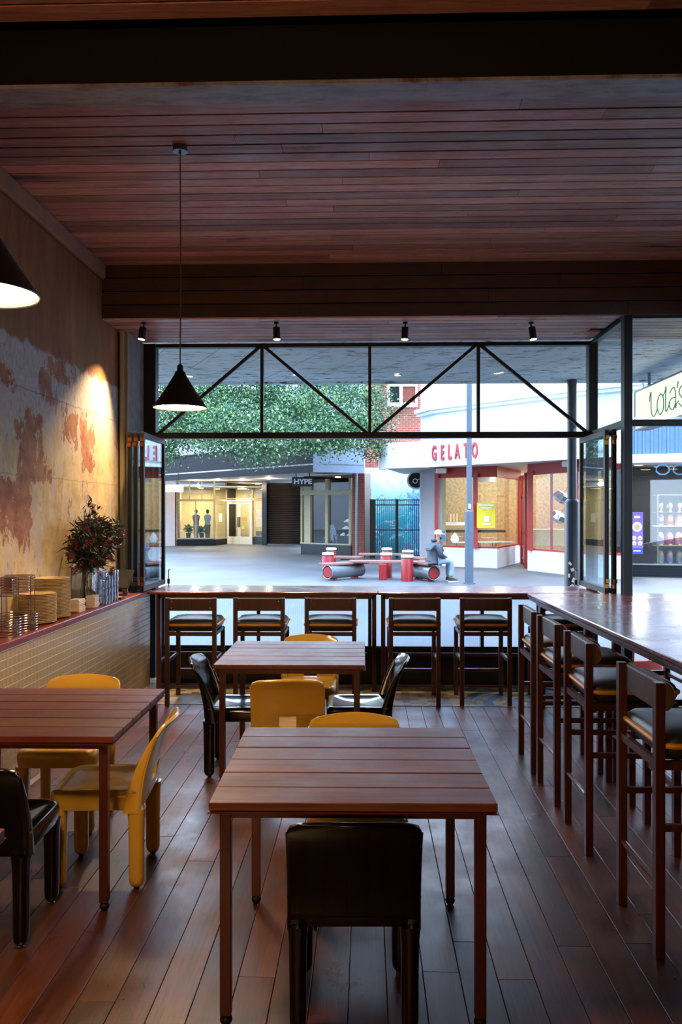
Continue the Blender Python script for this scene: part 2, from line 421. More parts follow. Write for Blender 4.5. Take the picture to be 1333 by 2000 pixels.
def mural():
    t = NT('painted_mural'); co = t.coord('Object'); sep = t.n('ShaderNodeSeparateXYZ'); t.l(co, sep.inputs[0])
    n = t.noise(co, .9, 4, .55, 1.0); m = t.noise(co, 2.4, 3, .5, 2.0)
    base = t.ramp(t.math('ADD', t.math('DIVIDE', sep.outputs[2], 3.6), t.math('MULTIPLY_ADD', n, .7, -.35)), [(.12, lin('3f9db4')), (.4, lin('46d0de')), (.62, lin('9fe2ee')), (.85, lin('cdeef5'))])
    base = t.mix(t.ramp(t.math('ADD', t.math('DIVIDE', sep.outputs[0], 2.8), t.math('MULTIPLY_ADD', m, .6, -.3)), [(.62, 0.0), (.75, .75)]), base, lin('3f86d8'))
    base = t.mix(t.ramp(m, [(.60, 0.0), (.63, .7)]), base, lin('8a84a8'))
    ed = t.math('ABSOLUTE', t.math('SUBTRACT', t.math('FRACT', t.math('MULTIPLY', m, 9.0)), .5))
    base = t.mix(t.ramp(ed, [(.03, .5), (.07, 0.0)]), base, lin('28506a'))
    ed2 = t.math('ABSOLUTE', t.math('SUBTRACT', t.math('FRACT', t.math('MULTIPLY', n, 6.0)), .5))
    base = t.mix(t.ramp(ed2, [(.02, .8), (.06, 0.0)]), base, lin('d8eef2'))
    t.set(Base_Color=base, Roughness=.8); return t.m
M['mural'] = mural()
def mosaic():
    t = NT('floor_mosaic'); P = t.coord('World')
    ch = t.n('ShaderNodeTexVoronoi', distance='CHEBYCHEV'); t.l(t.mapv(P, (14, 14, 14)), ch.inputs['Vector']); ch.inputs['Scale'].default_value = 1; ch.inputs['Randomness'].default_value = 0
    c = t.ramp(ch.outputs['Color'], [(.0, lin('9c8a68')), (.4, lin('c0b08c')), (.7, lin('6b5a44')), (.9, lin('8a7a5c'))])
    w = t.n('ShaderNodeTexWave', wave_type='RINGS', rings_direction='Z'); t.l(t.mapv(P, (1, 1, 0), (-1.35, -6.95, 0)), w.inputs['Vector']); w.inputs['Scale'].default_value = 1.6; w.inputs['Distortion'].default_value = 2.5
    sep = t.n('ShaderNodeSeparateXYZ'); t.l(P, sep.inputs[0])
    right = t.ramp(t.math('SUBTRACT', sep.outputs[0], .35), [(.5, 0.0), (.6, 1.0)])
    blue = t.mix(t.ramp(w.outputs[1], [(.55, 0.0), (.62, 1.0)]), c, lin('3d6c90'))
    t.set(Base_Color=t.mix(right, c, blue), Roughness=.3); return t.m
M['mosaic'] = mosaic()
def reeded():
    t = NT('reeded_glass'); t.t.nodes.remove(t.b)
    g = t.n('ShaderNodeBsdfRefraction'); g.inputs['IOR'].default_value = 1.35; g.inputs['Roughness'].default_value = .12; g.inputs[0].default_value = (.85, .92, 1, 1)
    tl = t.n('ShaderNodeBsdfTransparent'); tl.inputs[0].default_value = (.8, .88, .95, 1)
    gl = t.n('ShaderNodeBsdfGlossy'); gl.inputs['Roughness'].default_value = .1
    m1 = t.n('ShaderNodeMixShader'); m1.inputs[0].default_value = .35; t.l(g.outputs[0], m1.inputs[1]); t.l(tl.outputs[0], m1.inputs[2])
    m2 = t.n('ShaderNodeMixShader'); m2.inputs[0].default_value = .08; t.l(m1.outputs[0], m2.inputs[1]); t.l(gl.outputs[0], m2.inputs[2])
    t.l(m2.outputs[0], t.out.inputs[0]); return t.m
M['reeded'] = reeded()
M['tile'] = plain('buff_wall_tile', 'b89c70', .3, var=.12, coat=.1)
M['grout'] = plain('pale_grout', 'fff6e2', .8)

# ------------------------------------------------------------------ room shell
XW, XT = -2.32, -2.036              # plaster wall, tiled dado face
ZC, ZL = 3.823, 3.35                # main ceiling, lower ceiling by the window
YB, YW, YR = 6.94, 8.00, 6.95       # bulkhead, street window, side bay window
XR = 2.25                            # bay return
ZB, ZR = .92, .96                   # window bar, right-hand bar
ZG = -.12                            # street level

fl = structure(MB().box(-2.6, 3.0, -3.4, 6.83, -.10, -.022).build('floor', M['dark']))
FW = .132; x = -2.04; r = 0; first = None
while x < 2.95:
    y = 1.2-random.random()*1.5; tone = random.random()
    while y < 6.83:
        L = random.uniform(1.3, 3.4); y1 = min(y+L, 6.83)
        if 6.83-y1 < .5: y1 = 6.83
        xe = min(x+FW, 2.98)
        wd = xe-x-.0022; ln = y1-y-.002
        MB().box(-wd/2, wd/2, -ln/2, ln/2, -.02, 0).build('floorboard', M['floor'], fl, bevel=.0015, loc=((x+xe)/2, (y+y1)/2, -.001*random.random()))
        y = y1
    x += FW
structure(MB().box(-2.35, 2.28, 6.832, 8.10, -.10, -.001).box(2.28, 3.2, 6.832, 6.98, -.10, -.001).build('trim_1', M['mosaic']))
structure(MB().box(-2.04, 2.95, 6.822, 6.834, -.02, .004).build('trim_2', M['trim']))
structure(MB().box(-2.6, XW, -3.4, 7.44, -.1, ZC+.1).build('wall_left', M['plaster']))
MB().box(XW, XW+.045, 3.4, 6.90, 3.69, ZC).build('picture_rail', plain('pink_plaster_band', 'a98268', .8, var=.1, bump=.5), bpy.data.objects['wall_left'], bevel=.012)
structure(MB().box(-2.6, 3.2, -3.5, -3.2, -.1, ZC+.1).build('wall_back', plain('dim_back_wall', '231a14', .8)))
structure(MB().box(2.98, 3.2, -3.4, 3.6, -.1, ZC+.1).box(2.98, 3.2, 3.6, 6.90, ZL-.02, ZC+.1).box(2.98, 3.2, 3.6, 6.90, -.1, .93).build('wall_right', plain('dim_side_wall', '40322a', .8)))
# plastered return beside the street window
wr = structure(MB().box(-2.55, -2.235, 7.44, 8.06, -.1, ZL).build('wall_front', plain('grey_plaster_return', '8d8680', .85, var=.15, bump=.6, bs=14)))
MB().box(-2.30, -2.262, 7.36, 7.44, .93, ZL).build('corner_trim', M['trim'], wr, bevel=.006)
MB().tube([(-2.235, 7.40, .95), (-2.235, 7.40, ZL)], .013, 8).build('conduit', M['trim'], wr, smooth=True)
# ceiling slab + boards
ce = structure(MB().box(-2.6, 3.2, -3.4, YB+.05, ZC+.05, ZC+.2).box(-2.6, 5.4, YB+.02, 8.06, ZL+.05, ZC+.06).build('ceiling', M['dark']))
def board_row(y0, y1, z, x0, x1, seed, mat=None, lo=1.4, hi=3.4, nm='ceiling_board', vert=False):
    random.seed(seed); x = x0-random.random()*1.2
    while x < x1:
        xe = min(x+random.uniform(lo, hi), x1)
        a = max(x, x0)
        if xe-a > .15:
            L = xe-a-.002; wd = y1-y0
            if vert: MB().box(-L/2, L/2, 0, .02, -wd/2, wd/2).build(nm, mat or M['ceil'], ce, bevel=.0015, loc=((a+xe)/2, z, (y0+y1)/2))
            else: MB().box(-L/2, L/2, -wd/2, wd/2, 0, .02).build(nm, mat or M['ceil'], ce, bevel=.0015, loc=((a+xe)/2, (y0+y1)/2, z+random.uniform(0, .002)))
        x = xe
PI_ = .1195; y = YB-.004; k = 0
while y > 2.75:
    if y > 3.70 or y < 3.55: board_row(y-PI_+.014, y, ZC, XW, 2.98, 100+k, lo=2.2, hi=4.8)
    y -= PI_; k += 1
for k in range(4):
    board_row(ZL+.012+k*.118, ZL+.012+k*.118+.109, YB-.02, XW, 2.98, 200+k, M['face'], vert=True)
y = YB+.004; k = 0
while y < 7.9:
    board_row(y, y+PI_-.013, ZL, -2.32, 2.2 if y > 6.99 else 5.0, 300+k)
    if y > 6.99: board_row(y, y+PI_-.013, ZL, 2.28, 5.2, 350+k)
    y += PI_; k += 1
random.seed(5)
# steel beam across the ceiling
bt = empty('ceiling_beam', (0, 3.62, ZC), 0); tag(bt, 'dark steel ceiling beam with pale scuffed underside crossing the whole room', 'beam')
MB().box(XW, 2.98, -.09, -.07, -.245, 0).box(XW, 2.98, -.07, .04, -.20, 0).build('web', M['blackmat'], bt)
def scuff():
    t = NT('scuffed_flange'); P = t.coord('World'); n = t.noise(t.mapv(P, (2, 8, 1)), 2, 8, .75, .6)
    c = t.ramp(n, [(.35, lin('5a3a2a')), (.5, lin('858a9a')), (.7, lin('a3a9b8'))]); t.set(Base_Color=c, Roughness=.45); return t.m
MB().box(XW, 2.98, -.09, .075, -.262, -.245).build('bottom_flange', scuff(), bt)

# ------------------------------------------------------------------ tiled dado + ledge
dd = structure(MB().box(XW, XT-.006, 3.6, 7.46, -.02, .88).build('wall_dado', M['grout']))
TP = .0525; cells = []
j = 0; z = .878
while z-TP > .02:
    yy = 3.72
    while yy+TP < 7.46: cells.append((yy, z)); yy += TP
    z -= TP
def vis(c):
    yy, z = c; k = (-2.036*cs+yy*sn)/( 2.036*sn+yy*cs); px = 666.5+k*FPX; Yc = 2.036*sn+yy*cs
    py = 1000+(H-z)*FPX/Yc
    return px > -20 and py < 1348
cells = [c for c in cells if c[0] > 3.9]
visc = sorted([c for c in cells if vis(c)], key=lambda c: c[0])
tm = None
for i, (yy, z) in enumerate(visc[:295]):
    if tm is None:
        o = MB().box(-.004, .004, -TP/2+.0010, TP/2-.0010, -TP/2+.0034, TP/2-.0034).build('tile', M['tile'], dd, bevel=.001); tm = o.data
    else:
        o = bpy.data.objects.new('tile', tm); COL.objects.link(o); o.parent = dd
    o.location = (XT-.004, yy+TP/2, z-TP/2)
rest = MB(); used = set(visc[:295])
for c in cells:
    if c in used: continue
    yy, z = c; rest.box(XT-.008, XT, yy+.0010, yy+TP-.0010, z-TP+.0034, z-.0034)
tag(rest.build('tiles', M['tile'], dd), kind='stuff')
lg = MB().box(XW, XT+.012, 3.4, 6.25, .885, .925).build('wall_ledge', M['ledge'], bevel=.003)
tag(lg, 'long red-stained timber ledge along the peeling plaster wall above pale tiles', 'ledge')
MB().box(XW, XT+.012, 6.253, 7.46, .885, .925).build('ledge_board', M['ledge'], lg, bevel=.003)

# ------------------------------------------------------------------ windows
def pane(name, parent, p0, p1, z0, z1, mat=None, th=.006):
    a, L = frame(p0, p1)
    o = MB().box(0, L, -th/2, th/2, z0, z1).build(name, mat or M['glass'], parent)
    o.location = (p0[0], p0[1], 0); o.rotation_euler = (0, 0, a); return o
MX = [-2.13, -1.047, .037, 1.121, 2.21]
w1 = structure(MB().box(-2.235, -2.115, 7.94, 8.06, 0, 3.35).box(-2.2, 2.29, 7.96, 8.04, 3.315, 3.352)
               .box(-2.2, 2.25, 7.95, 8.05, 2.398, 2.458).box(2.205, 2.29, 7.94, 8.06, 0, 3.35).build('window_1', M['black'], bevel=.003))
for m in MX[1:4]: MB().box(m-.015, m+.015, 7.97, 8.03, 2.45, 3.32).build('mullion', M['black'], w1)
for x0, x1 in ((-2.07, -1.10), (1.16, 2.16)):
    pass
def diag(xa, za, xb, zb): MB().beam((xa, 8.0, za), (xb, 8.0, zb), .03, .034, up=(0,1,0)).build('diagonal_brace', M['black'], w1)
diag(-2.10, 2.45, -1.075, 3.32); diag(-1.02, 3.32, .01, 2.45); diag(.065, 2.45, 1.09, 3.32); diag(1.15, 3.32, 2.20, 2.45)
for a, b in zip(MX[:-1], MX[1:]): pane('window_pane', w1, (a+.015, 8.0), (b-.015, 8.0), 2.45, 3.32)
w2 = structure(MB().box(2.22, 2.28, 7.0, 7.95, 2.395, 2.458).box(2.22, 2.28, 7.0, 7.95, 3.315, 3.352).build('window_2', M['black'], bevel=.003))
pane('window_pane', w2, (2.25, 7.0), (2.25, 7.95), 2.45, 3.32)
w3 = structure(MB().box(2.215, 2.285, 6.90, 7.0, -.02, 3.35).box(2.28, 5.0, 6.92, 6.98, 2.400, 2.455).box(2.28, 5.0, 6.92, 6.98, 3.325, 3.352)
               .box(2.28, 5.0, 6.92, 6.98, -.02, .05).build('window_3', M['black'], bevel=.003))
pane('window_pane', w3, (2.28, 6.95), (5.0, 6.95), 2.45, 3.33)
w4 = structure(MB().box(3.0, 3.06, 3.6, 3.67, .93, ZL).box(3.0, 3.06, 6.85, 6.93, .93, ZL).box(3.0, 3.06, 5.2, 5.26, .93, ZL).box(3.0, 3.06, 3.6, 6.9, 2.40, 2.455)
               .box(3.0, 3.06, 3.6, 6.9, .93, .97).box(3.0, 3.06, 3.6, 6.9, ZL-.04, ZL).build('window_4', M['black']))
pane('window_pane', w4, (3.03, 3.67), (3.03, 5.2), 2.45, ZL-.04); pane('window_pane', w4, (3.03, 5.26), (3.03, 6.85), 2.45, ZL-.04)
# stall riser with reeded glass under the street window
ri = structure(MB().box(-2.03, 2.05, 7.68, 7.80, -.02, .335).build('wall_riser', M['granite']))
rg = tag(empty('reeded_glazing', (0, 7.74, 0)), 'low band of vertically reeded glass in a thin black frame under the street bar', 'glazing')
fr = MB().box(-2.03, 2.10, -.02, .02, .335, .36).box(-2.03, 2.10, -.02, .02, .86, .89)
fr.build('glazing_frame', M['black'], rg)
for m in [-1.985]+MX[1:4]+[2.08]: MB().box(m-.016, m+.016, -.022, .022, .36, .86).build('glazing_bar', M['black'], rg)
for a, b in zip([-1.97]+MX[1:4], MX[1:4]+[2.07]):
    g = MB(); n = int((b-a-.03)/.0035); vs = []; fs = []
    for i in range(n+1):
        x = a+.015+(b-a-.03)*i/n; yy = -.006+.0035*abs(math.sin(PI*i/6.0))
        vs += [(x, -yy-.012, .36), (x, -yy-.012, .86)]
        if i: fs.append((2*i-2, 2*i, 2*i+1, 2*i-1))
    g.add(vs, fs).build('reeded_pane', M['reeded'], rg, smooth=True)

def leaf(x, y0, y1, label, zb=.94, zt=2.385, flip=1):
    t = empty('folding_window', (x, (y0+y1)/2, zb)); tag(t, label, 'window', 'folded bi-fold window leaves')
    L = (y1-y0)/2; hh = zt-zb; w_ = .045
    MB().box(-.018, .018, -L, -L+w_, 0, hh).build('stile', M['black'], t, bevel=.002)
    MB().box(-.018, .018, L-w_, L, 0, hh).build('stile', M['black'], t, bevel=.002)
    MB().box(-.018, .018, -L+w_, L-w_, 0, .05).build('bottom_rail', M['black'], t)
    MB().box(-.018, .018, -L+w_, L-w_, hh-.05, hh).build('top_rail', M['black'], t)
    MB().box(-.004, .004, -L+w_, L-w_, .05, hh-.05).build('glass_pane', M['glass'], t)
    for zz in (.05, hh-.13):
        MB().box(-.021, .012, -L-.005, -L+.0, zz, zz+.035).box(-.012, .021, -L-.005, -L, zz+.045, zz+.08).build('hinge', M['brass'], t)
    return t
leaf(-2.03, 7.15, 7.93, 'black-framed glass folding leaf reflecting the street, innermost of three beside the plaster wall')
leaf(-2.09, 7.15, 7.93, 'black-framed folding leaf seen edge-on, middle of the three beside the plaster wall')
leaf(-2.15, 7.17, 7.93, 'black-framed folding leaf seen edge-on, closest of the three to the plaster wall')
leaf(2.12, 7.08, 7.93, 'black-framed glass folding leaf standing open by the round dark pole')
leaf(2.175, 7.04, 7.90, 'black-framed folding leaf edge-on against the tall black window post')
for x, lab in ((-1.985, 'small steel drop bolt rising beside the folded leaves at the plaster wall'), (2.075, 'small steel drop bolt standing by the glass leaf near the dark pole')):
    b = empty('drop_bolt', (x, 7.95, ZB)); tag(b, lab, 'bolt')
    MB().tube([(0,0,0), (0,0,.16)], .005, 6).tube([(0,0,.16), (.02,0,.16)], .005, 6).build('rod', M['chrome'], b)
    MB().box(-.012, .012, -.008, .008, .02, .07).build('keeper', M['brass'], b)

# ------------------------------------------------------------------ bars
def bar_unit(x0, x1, lx, label):
    t = empty('window_bar', ((x0+x1)/2, 7.66, 0)); tag(t, label, 'bar table', 'bar units along the street window'); h = (x1-x0)/2; cx = (x0+x1)/2
    MB().box(-h, h, -.34, .34, ZB-.022, ZB).build('bar_top', M['bar'], t, bevel=.004)
    MB().box(lx[0]-cx, lx[1]-cx, -.315, -.28, ZB-.062, ZB-.022).build('apron', M['frame'], t)
    for l in lx:
        MB().cb(l-cx, -.295, (ZB-.02)/2, .04, .04, ZB-.02).build('leg', M['frame'], t, bevel=.002)
        MB().cb(l-cx, -.15, .26, .03, .27, .03).build('side_rail', M['frame'], t)
    MB().cb(0, -.03, .30, 2*h-.2, .02, .03).build('stretcher', M['frame'], t)
bar_unit(-2.025, .107, (-1.93, .075), 'polished red-brown bar unit under the street window on the plaster wall side')
bar_unit(.113, 2.16, (.158, 1.585), 'polished red-brown bar unit under the street window on the dark pole side')
rb = empty('long_bar_table', (1.385, 6.895, 0), math.radians(1.56))
tag(rb, 'long glossy red-brown high bar running back from the tall black post', 'bar table')
MB().box(0, 1.26, -4.15, 0, ZR-.028, ZR).build('bar_top', M['bary'], rb, bevel=.005)
MB().box(.012, .035, -4.1, -.02, ZR-.055, ZR-.034).build('edge_rail', M['frame'], rb, bevel=.003)
MB().box(.07, .10, -4.05, -.06, ZR-.095, ZR-.03).box(1.16, 1.19, -4.05, -.06, ZR-.095, ZR-.03).build('apron', M['frame'], rb)
for yy in (-.10, -1.36, -1.935, -3.3):
    for xx in (.105, 1.16):
        MB().cb(xx, yy, (ZR-.03)/2, .045, .045, ZR-.03).build('leg', M['frame'], rb, bevel=.002)
    MB().cb(.63, yy, .30, 1.0, .03, .04).build('crossrail', M['frame'], rb)
MB().box(1.145, 1.175, -3.3, -.1, .28, .31).build('footrail', M['frame'], rb)

# ------------------------------------------------------------------ lofted shapes
def rr(cx, cy, hx, hy, r, n=5):
    r = max(min(r, hx-.001, hy-.001), .0005); P = []
    for sx, sy, a0 in ((1, 1, 0), (-1, 1, 90), (-1, -1, 180), (1, -1, 270)):
        for i in range(n+1):
            a = math.radians(a0+90*i/n); P.append((cx+sx*(hx-r)+r*math.cos(a), cy+sy*(hy-r)+r*math.sin(a)))
    return P
def loft(mb, rings, cap=True):
    n = len(rings[0]); vs = [p for r in rings for p in r]; fs = []
    for i in range(len(rings)-1):
        for k in range(n): fs.append((i*n+k, i*n+(k+1) % n, (i+1)*n+(k+1) % n, (i+1)*n+k))
    if cap: fs.append(tuple(range(n-1, -1, -1))); fs.append(tuple((len(rings)-1)*n+k for k in range(n)))
    return mb.add(vs, fs)
def pillow(mb, cx, cy, hx, hy, z0, z1, r=.04, crown=.012):
    R = []; zm = (z0+z1)/2; h = (z1-z0)/2
    for a in (-90, -65, -40, -15, 15, 40, 65):
        s_ = math.sin(math.radians(a)); c_ = math.cos(math.radians(a)); ins = .035*(1-c_)
        R.append([(x, y, zm+h*s_) for x, y in rr(cx, cy, hx-ins, hy-ins, r)])
    for q, dz in ((.75, .4), (.45, .8), (.12, 1)):
        R.append([(x, y, z1+crown*dz) for x, y in rr(cx, cy, (hx-.035)*q, (hy-.035)*q, r)])
    return loft(mb, R)

# ------------------------------------------------------------------ stools
def make_stool(e):
    t = empty('bar_stool', (0, 0, 0))
    T = .925+e
    for sx in (-1, 1):
        MB().box(sx*.203-.018, sx*.203+.018, -.235, -.199, 0, T).build('back_leg', M['frame'], t, bevel=.002)
        MB().box(sx*.203-.018, sx*.203+.018, .185, .221, 0, .62+e).build('front_leg', M['frame'], t, bevel=.002)
        MB().box(sx*.203-.01, sx*.203+.01, -.2, .19, .37+e, .395+e).build('side_rail', M['frame'], t)
    f = MB()
    for sx in (-1, 1): f.box(sx*.203-.012, sx*.203+.012, -.2, .19, .60+e, .632+e)
    f.box(-.19, .19, -.228, -.206, .60+e, .632+e).box(-.19, .19, .192, .214, .60+e, .632+e)
    f.build('seat_frame', M['frame'], t)
    MB().tube([(-.19, -.217, .17+e), (.19, -.217, .17+e)], .0115, 8).build('back_footrail', M['redmetal'], t, smooth=True)
    MB().box(-.19, .19, .195, .215, .21+e, .24+e).build('front_footrail', M['frame'], t)
    MB().box(-.188, .188, -.213, -.196, T-.112, T-.006).build('backrest', M['frame'], t, bevel=.003)
    b = bpy.data.objects[t.name].children
    br = [c for c in t.children if c.name.startswith('backrest')][0]
    for sx in (-1, 1):
        for dz in (.03, .088): MB().tube([(sx*.165, -.2155, T-dz), (sx*.165, -.213, T-dz)], .0045, 8).build('screw', M['chrome'], br)
    p = MB(); R = []
    for a in (0, 30, 60, 90, 120, 150, 180):
        yy = -.196+.045*math.sin(math.radians(a)); zz = T-.056-.058*math.cos(math.radians(a)); 
        R.append([(x, yy, zz) for x in (-.205, .205)])
    vs = [q for r in R for q in r]; fs = [(2*i, 2*i+1, 2*i+3, 2*i+2) for i in range(6)]+[tuple(2*i for i in range(7)), tuple(2*i+1 for i in range(6, -1, -1))]+[(0, 12, 13, 1)]
    p.add(vs, fs).build('back_pad', M['pad'], t, bevel=.012, seg=3)
    c = pillow(MB(), 0, .005, .222, .212, .632+e, .735+e, .05, .018).build('seat_cushion', M['leather'], t, smooth=True)
    P = [(x, y, .69+e) for x, y in rr(0, .005, .2235, .2135, .05)]
    MB().loop(P, .011, 8).build('piping', M['ochre'], c, smooth=True)
    return t
sp = make_stool(0.0)
WST = [(372.5, 'bar stool at the street window in the corner by the folded leaves'),
       (506, 'second bar stool from the tiled wall at the street window'),
       (645.5, 'third bar stool from the tiled wall, just before the bar joint'),
       (810, 'fourth bar stool from the tiled wall, just past the bar joint'),
       (949, 'fifth bar stool from the tiled wall, before the mosaic curls'),
       (1103, 'sixth window bar stool, hidden in the corner of the two bars')]
for i, (px, lab) in enumerate(WST):
    o = sp if i == 0 else copy_tree(sp)
    x, y = C(px, 6.815); o.location = (x, y+.217, 0)
    o.rotation_euler = (0, 0, RHO*.3)
    tag(o, 'dark red timber '+lab, 'stool', 'stools along the street window')
sp2 = make_stool(0.10)
RST = [((1016, 5.489), (1045.5, 5.058), 'tall stool at the long bar, farthest along by the window bar corner'),
       ((1055.6, 4.92), (1087.5, 4.50), 'second tall stool along the long bar from the street window'),
       ((1109, 4.265), (1151, 3.855), 'third tall stool along the long bar from the street window'),
       ((1217, 3.376), (1284, 2.984), 'tall stool at the long bar standing apart, last before the room darkens')]
for i, (a, b, lab) in enumerate(RST):
    o = sp2 if i == 0 else copy_tree(sp2)
    A = Vector(C(*a)); B = Vector(C(*b)); m = (A+B)/2
    o.rotation_euler = (0, 0, -PI/2+.02*(i % 2)); o.location = (m.x+.217, m.y, 0)
    tag(o, 'dark red timber '+lab, 'stool', 'stools along the right-hand bar')

# ------------------------------------------------------------------ tables
def make_table():
    t = empty('dining_table'); W, D, T = .92, .90, .735
    for i in range(6):
        p = D/6
        MB().box(-W/2, W/2, -p/2+.004, p/2-.004, -.028, 0).build('plank', M['table'], t, bevel=.0025, loc=(0, -D/2+p*(i+.5), T-.0008*(i % 2)))
    MB().box(-W/2-.002, W/2+.002, -D/2-.002, D/2+.002, T-.034, T-.030).build('metal_tray', M['redmetal'], t)
    a = MB(); x, y = W/2-.045, D/2-.045
    for s_ in (-1, 1): a.box(-x, x, s_*y-.012, s_*y+.012, T-.060, T-.034).box(s_*x-.012, s_*x+.012, -y, y, T-.060, T-.034)
    a.build('apron', M['redmetal'], t)
    for sx in (-1, 1):
        for sy in (-1, 1):
            l = MB().cb(sx*(x-.004), sy*(y-.004), (T-.034+.035)/2, .036, .036, T-.034-.035).build('leg', M['redmetal'], t, bevel=.002)
            MB().lathe([(.0, .0), (.012, .001), (.019, .010), (.021, .018), (.017, .028), (.007, .034), (.006, .046)], (sx*(x-.004), sy*(y-.004), 0), 14).build('glide', M['blackmat'], l, smooth=True)
    return t
tp = make_table()
def between(pa, pb): a, b = Vector(C(*pa)), Vector(C(*pb)); d = b-a; return (a+b)/2, math.atan2(-d.x, d.y)
TBL = [((689.5, 2.525), (690, 3.43), 'slatted red-brown table standing in front, a black chair tucked under its near side'),
       ((564.9, 4.83), (587, 5.70), 'slatted red-brown table in the middle of the room between two black chairs'),
       ((0, 0), (0, 0), 'slatted red-brown table beside the tiled wall with the yellow chairs'),
       ((0, 0), (0, 0), 'slatted red-brown table of which only one corner shows at the photo edge')]
for i, (a, b, lab) in enumerate(TBL):
    o = tp if i == 0 else copy_tree(tp)
    if i < 2: m, rz = between(a, b)
    else:
        xa, xb = ((-.94-.46, 3.29), (-.923-.46, 4.18)) if i == 2 else ((-.99-.46, 1.44), (-.985-.46, 2.34))
        to = lambda q: Vector((q[0]*cs-q[1]*sn, q[0]*sn+q[1]*cs)); A, B = to(xa), to(xb); m = (A+B)/2; rz = math.atan2(-(B-A).x, (B-A).y)
    o.location = (m.x, m.y, 0); o.rotation_euler = (0, 0, rz)
    tag(o, lab, 'table', 'slatted dining tables')

# ------------------------------------------------------------------ plastic chairs
def make_chair(mat, cap, slot=True):
    t = empty('plastic_chair')
    # back shell
    zs = [.375, .40, .43, .465, .50, .54, .58, .62, .655, .68, .70, .715]
    us = [-1, -.94, -.8, -.6, -.4, -.235, 0, .235, .4, .6, .8, .94, 1]
    def yb(u, z):
        q = (z-.375)/.34
        return -.185-.085*q**1.8-.028*(1-u*u)*(.35+.65*q)-.02*max(0, q-.86)/.14*(1-.4*abs(u))
    def hw(z): return .208 if z < .675 else .208-.045*(1-math.sqrt(max(0, 1-((z-.675)/.0401)**2)))
    vs = []; fs = []; nu = len(us)
    for z in zs:
        for u in us:
            zz = z+.012*(1-u*u) if z in (.375,) else (z+.010*(1-u*u)*((z-.375)/.34))
            vs.append((u*hw(z), yb(u, z), zz))
    for i in range(len(zs)-1):
        for j in range(nu-1):
            if slot and i in (2, 3) and j in (5, 6): continue
            fs.append((i*nu+j, i*nu+j+1, (i+1)*nu+j+1, (i+1)*nu+j))
    MB().add(vs, fs).build('backrest', mat, t, smooth=True, solid=.016, bevel=.004, seg=2)
    # side stiles that run from the back legs into the shell
    for sx in (-1, 1):
        R = []
        for z in (.34, .40, .46, .52, .58, .64, .675):
            q = (z-.34)/.34; y0 = yb(1, max(z, .375))-.006; d = .068*(1-q)**.8+.012; th = .045*(1-q)**1.3+.012
            R.append([(sx*(.212-p[0]), y0+p[1], z) for p in rr(th/2, d/2, th/2, d/2, .012, 3)])
        loft(MB(), R).build('stile', mat, t, smooth=True)
    # seat shell with rounded apron
    R = []
    for ins, z in ((.022, .345), (.006, .352), (.002, .375), (0, .405), (.004, .422), (.014, .432), (.028, .435), (.05, .430), (.09, .421), (.14, .416), (.19, .415)):
        R.append([(x, y, z-(.012*max(0, .05-y) if ins > .03 else 0)) for x, y in rr(0, .012, .206-ins, .205-ins, .055-ins*.2)])
    loft(MB(), R).build('seat', mat, t, smooth=True)
    for sx in (-1, 1):
        for sy in (-1, 1):
            R = []; cx = sx*(.178 if sy < 0 else .170); cy = -.166 if sy < 0 else .176
            for ins, z in ((.022, .008), (.012, .011), (.005, .020), (.001, .034), (0, .06), (-.0005, .20), (-.002, .30), (-.006, .355)):
                R.append([(x, y, z) for x, y in rr(cx, cy, .027-ins, .033-ins*1.1, .022, 4)])
            l = loft(MB(), R).build('leg', mat, t, smooth=True)
            MB().lathe([(.012, 0), (.013, .004), (.008, .010)], (cx, cy, 0), 12).build('foot_cap', cap, l)
    for sx in (-1, 1): MB().box(sx*.2125-.002, sx*.2125+.002, -.17, -.15, .43, .436).build('rivet', M['chrome'], t)
    return t
ch_b = make_chair(M['blackchair'], M['chrome'], False); ch_y = make_chair(M['yellow'], M['blackmat'])
ubk = [True]; uyl = [True]
def put_chair(kind, X, Y, rz, lab):
    proto, first = (ch_b, ubk) if kind == 'b' else (ch_y, uyl)
    o = proto if first[0] else copy_tree(proto); first[0] = False
    o.location = (X*cs-Y*sn, X*sn+Y*cs, 0); o.rotation_euler = (0, 0, rz+RHO)
    tag(o, lab, 'chair', 'glossy black plastic chairs' if kind == 'b' else 'mustard yellow plastic chairs')
D = math.radians
put_chair('b', (692-666.5)/FPX*2.5, 2.70, D(0), 'black plastic chair seen from behind, tucked under the table in front')
put_chair('y', (563-666.5)/FPX*4.62, 4.74, D(1), 'mustard plastic chair with its back to us, slot showing, at the middle table')
put_chair('y', (604-666.5)/FPX*5.9, 5.78, D(178), 'mustard plastic chair on the window side of the middle table')
put_chair('y', (695-666.5)/FPX*3.55, 3.40, D(181), 'mustard plastic chair tucked under the far side of the front table')
put_chair('b', -.66, 5.17, D(-90), 'black plastic chair side-on to the left of the middle table')
put_chair('b', .125, 5.18, D(90), 'black plastic chair side-on to the right of the middle table')
put_chair('y', (159-666.5)/FPX*4.5, 4.28, D(180), 'mustard plastic chair behind the table by the tiled wall')
put_chair('y', -1.075, 3.69, D(92), 'mustard plastic chair seen side-on at the end of the tiled-wall table')
put_chair('b', -1.40, 3.21, D(0), 'black plastic chair in deep shade before the tiled-wall table')

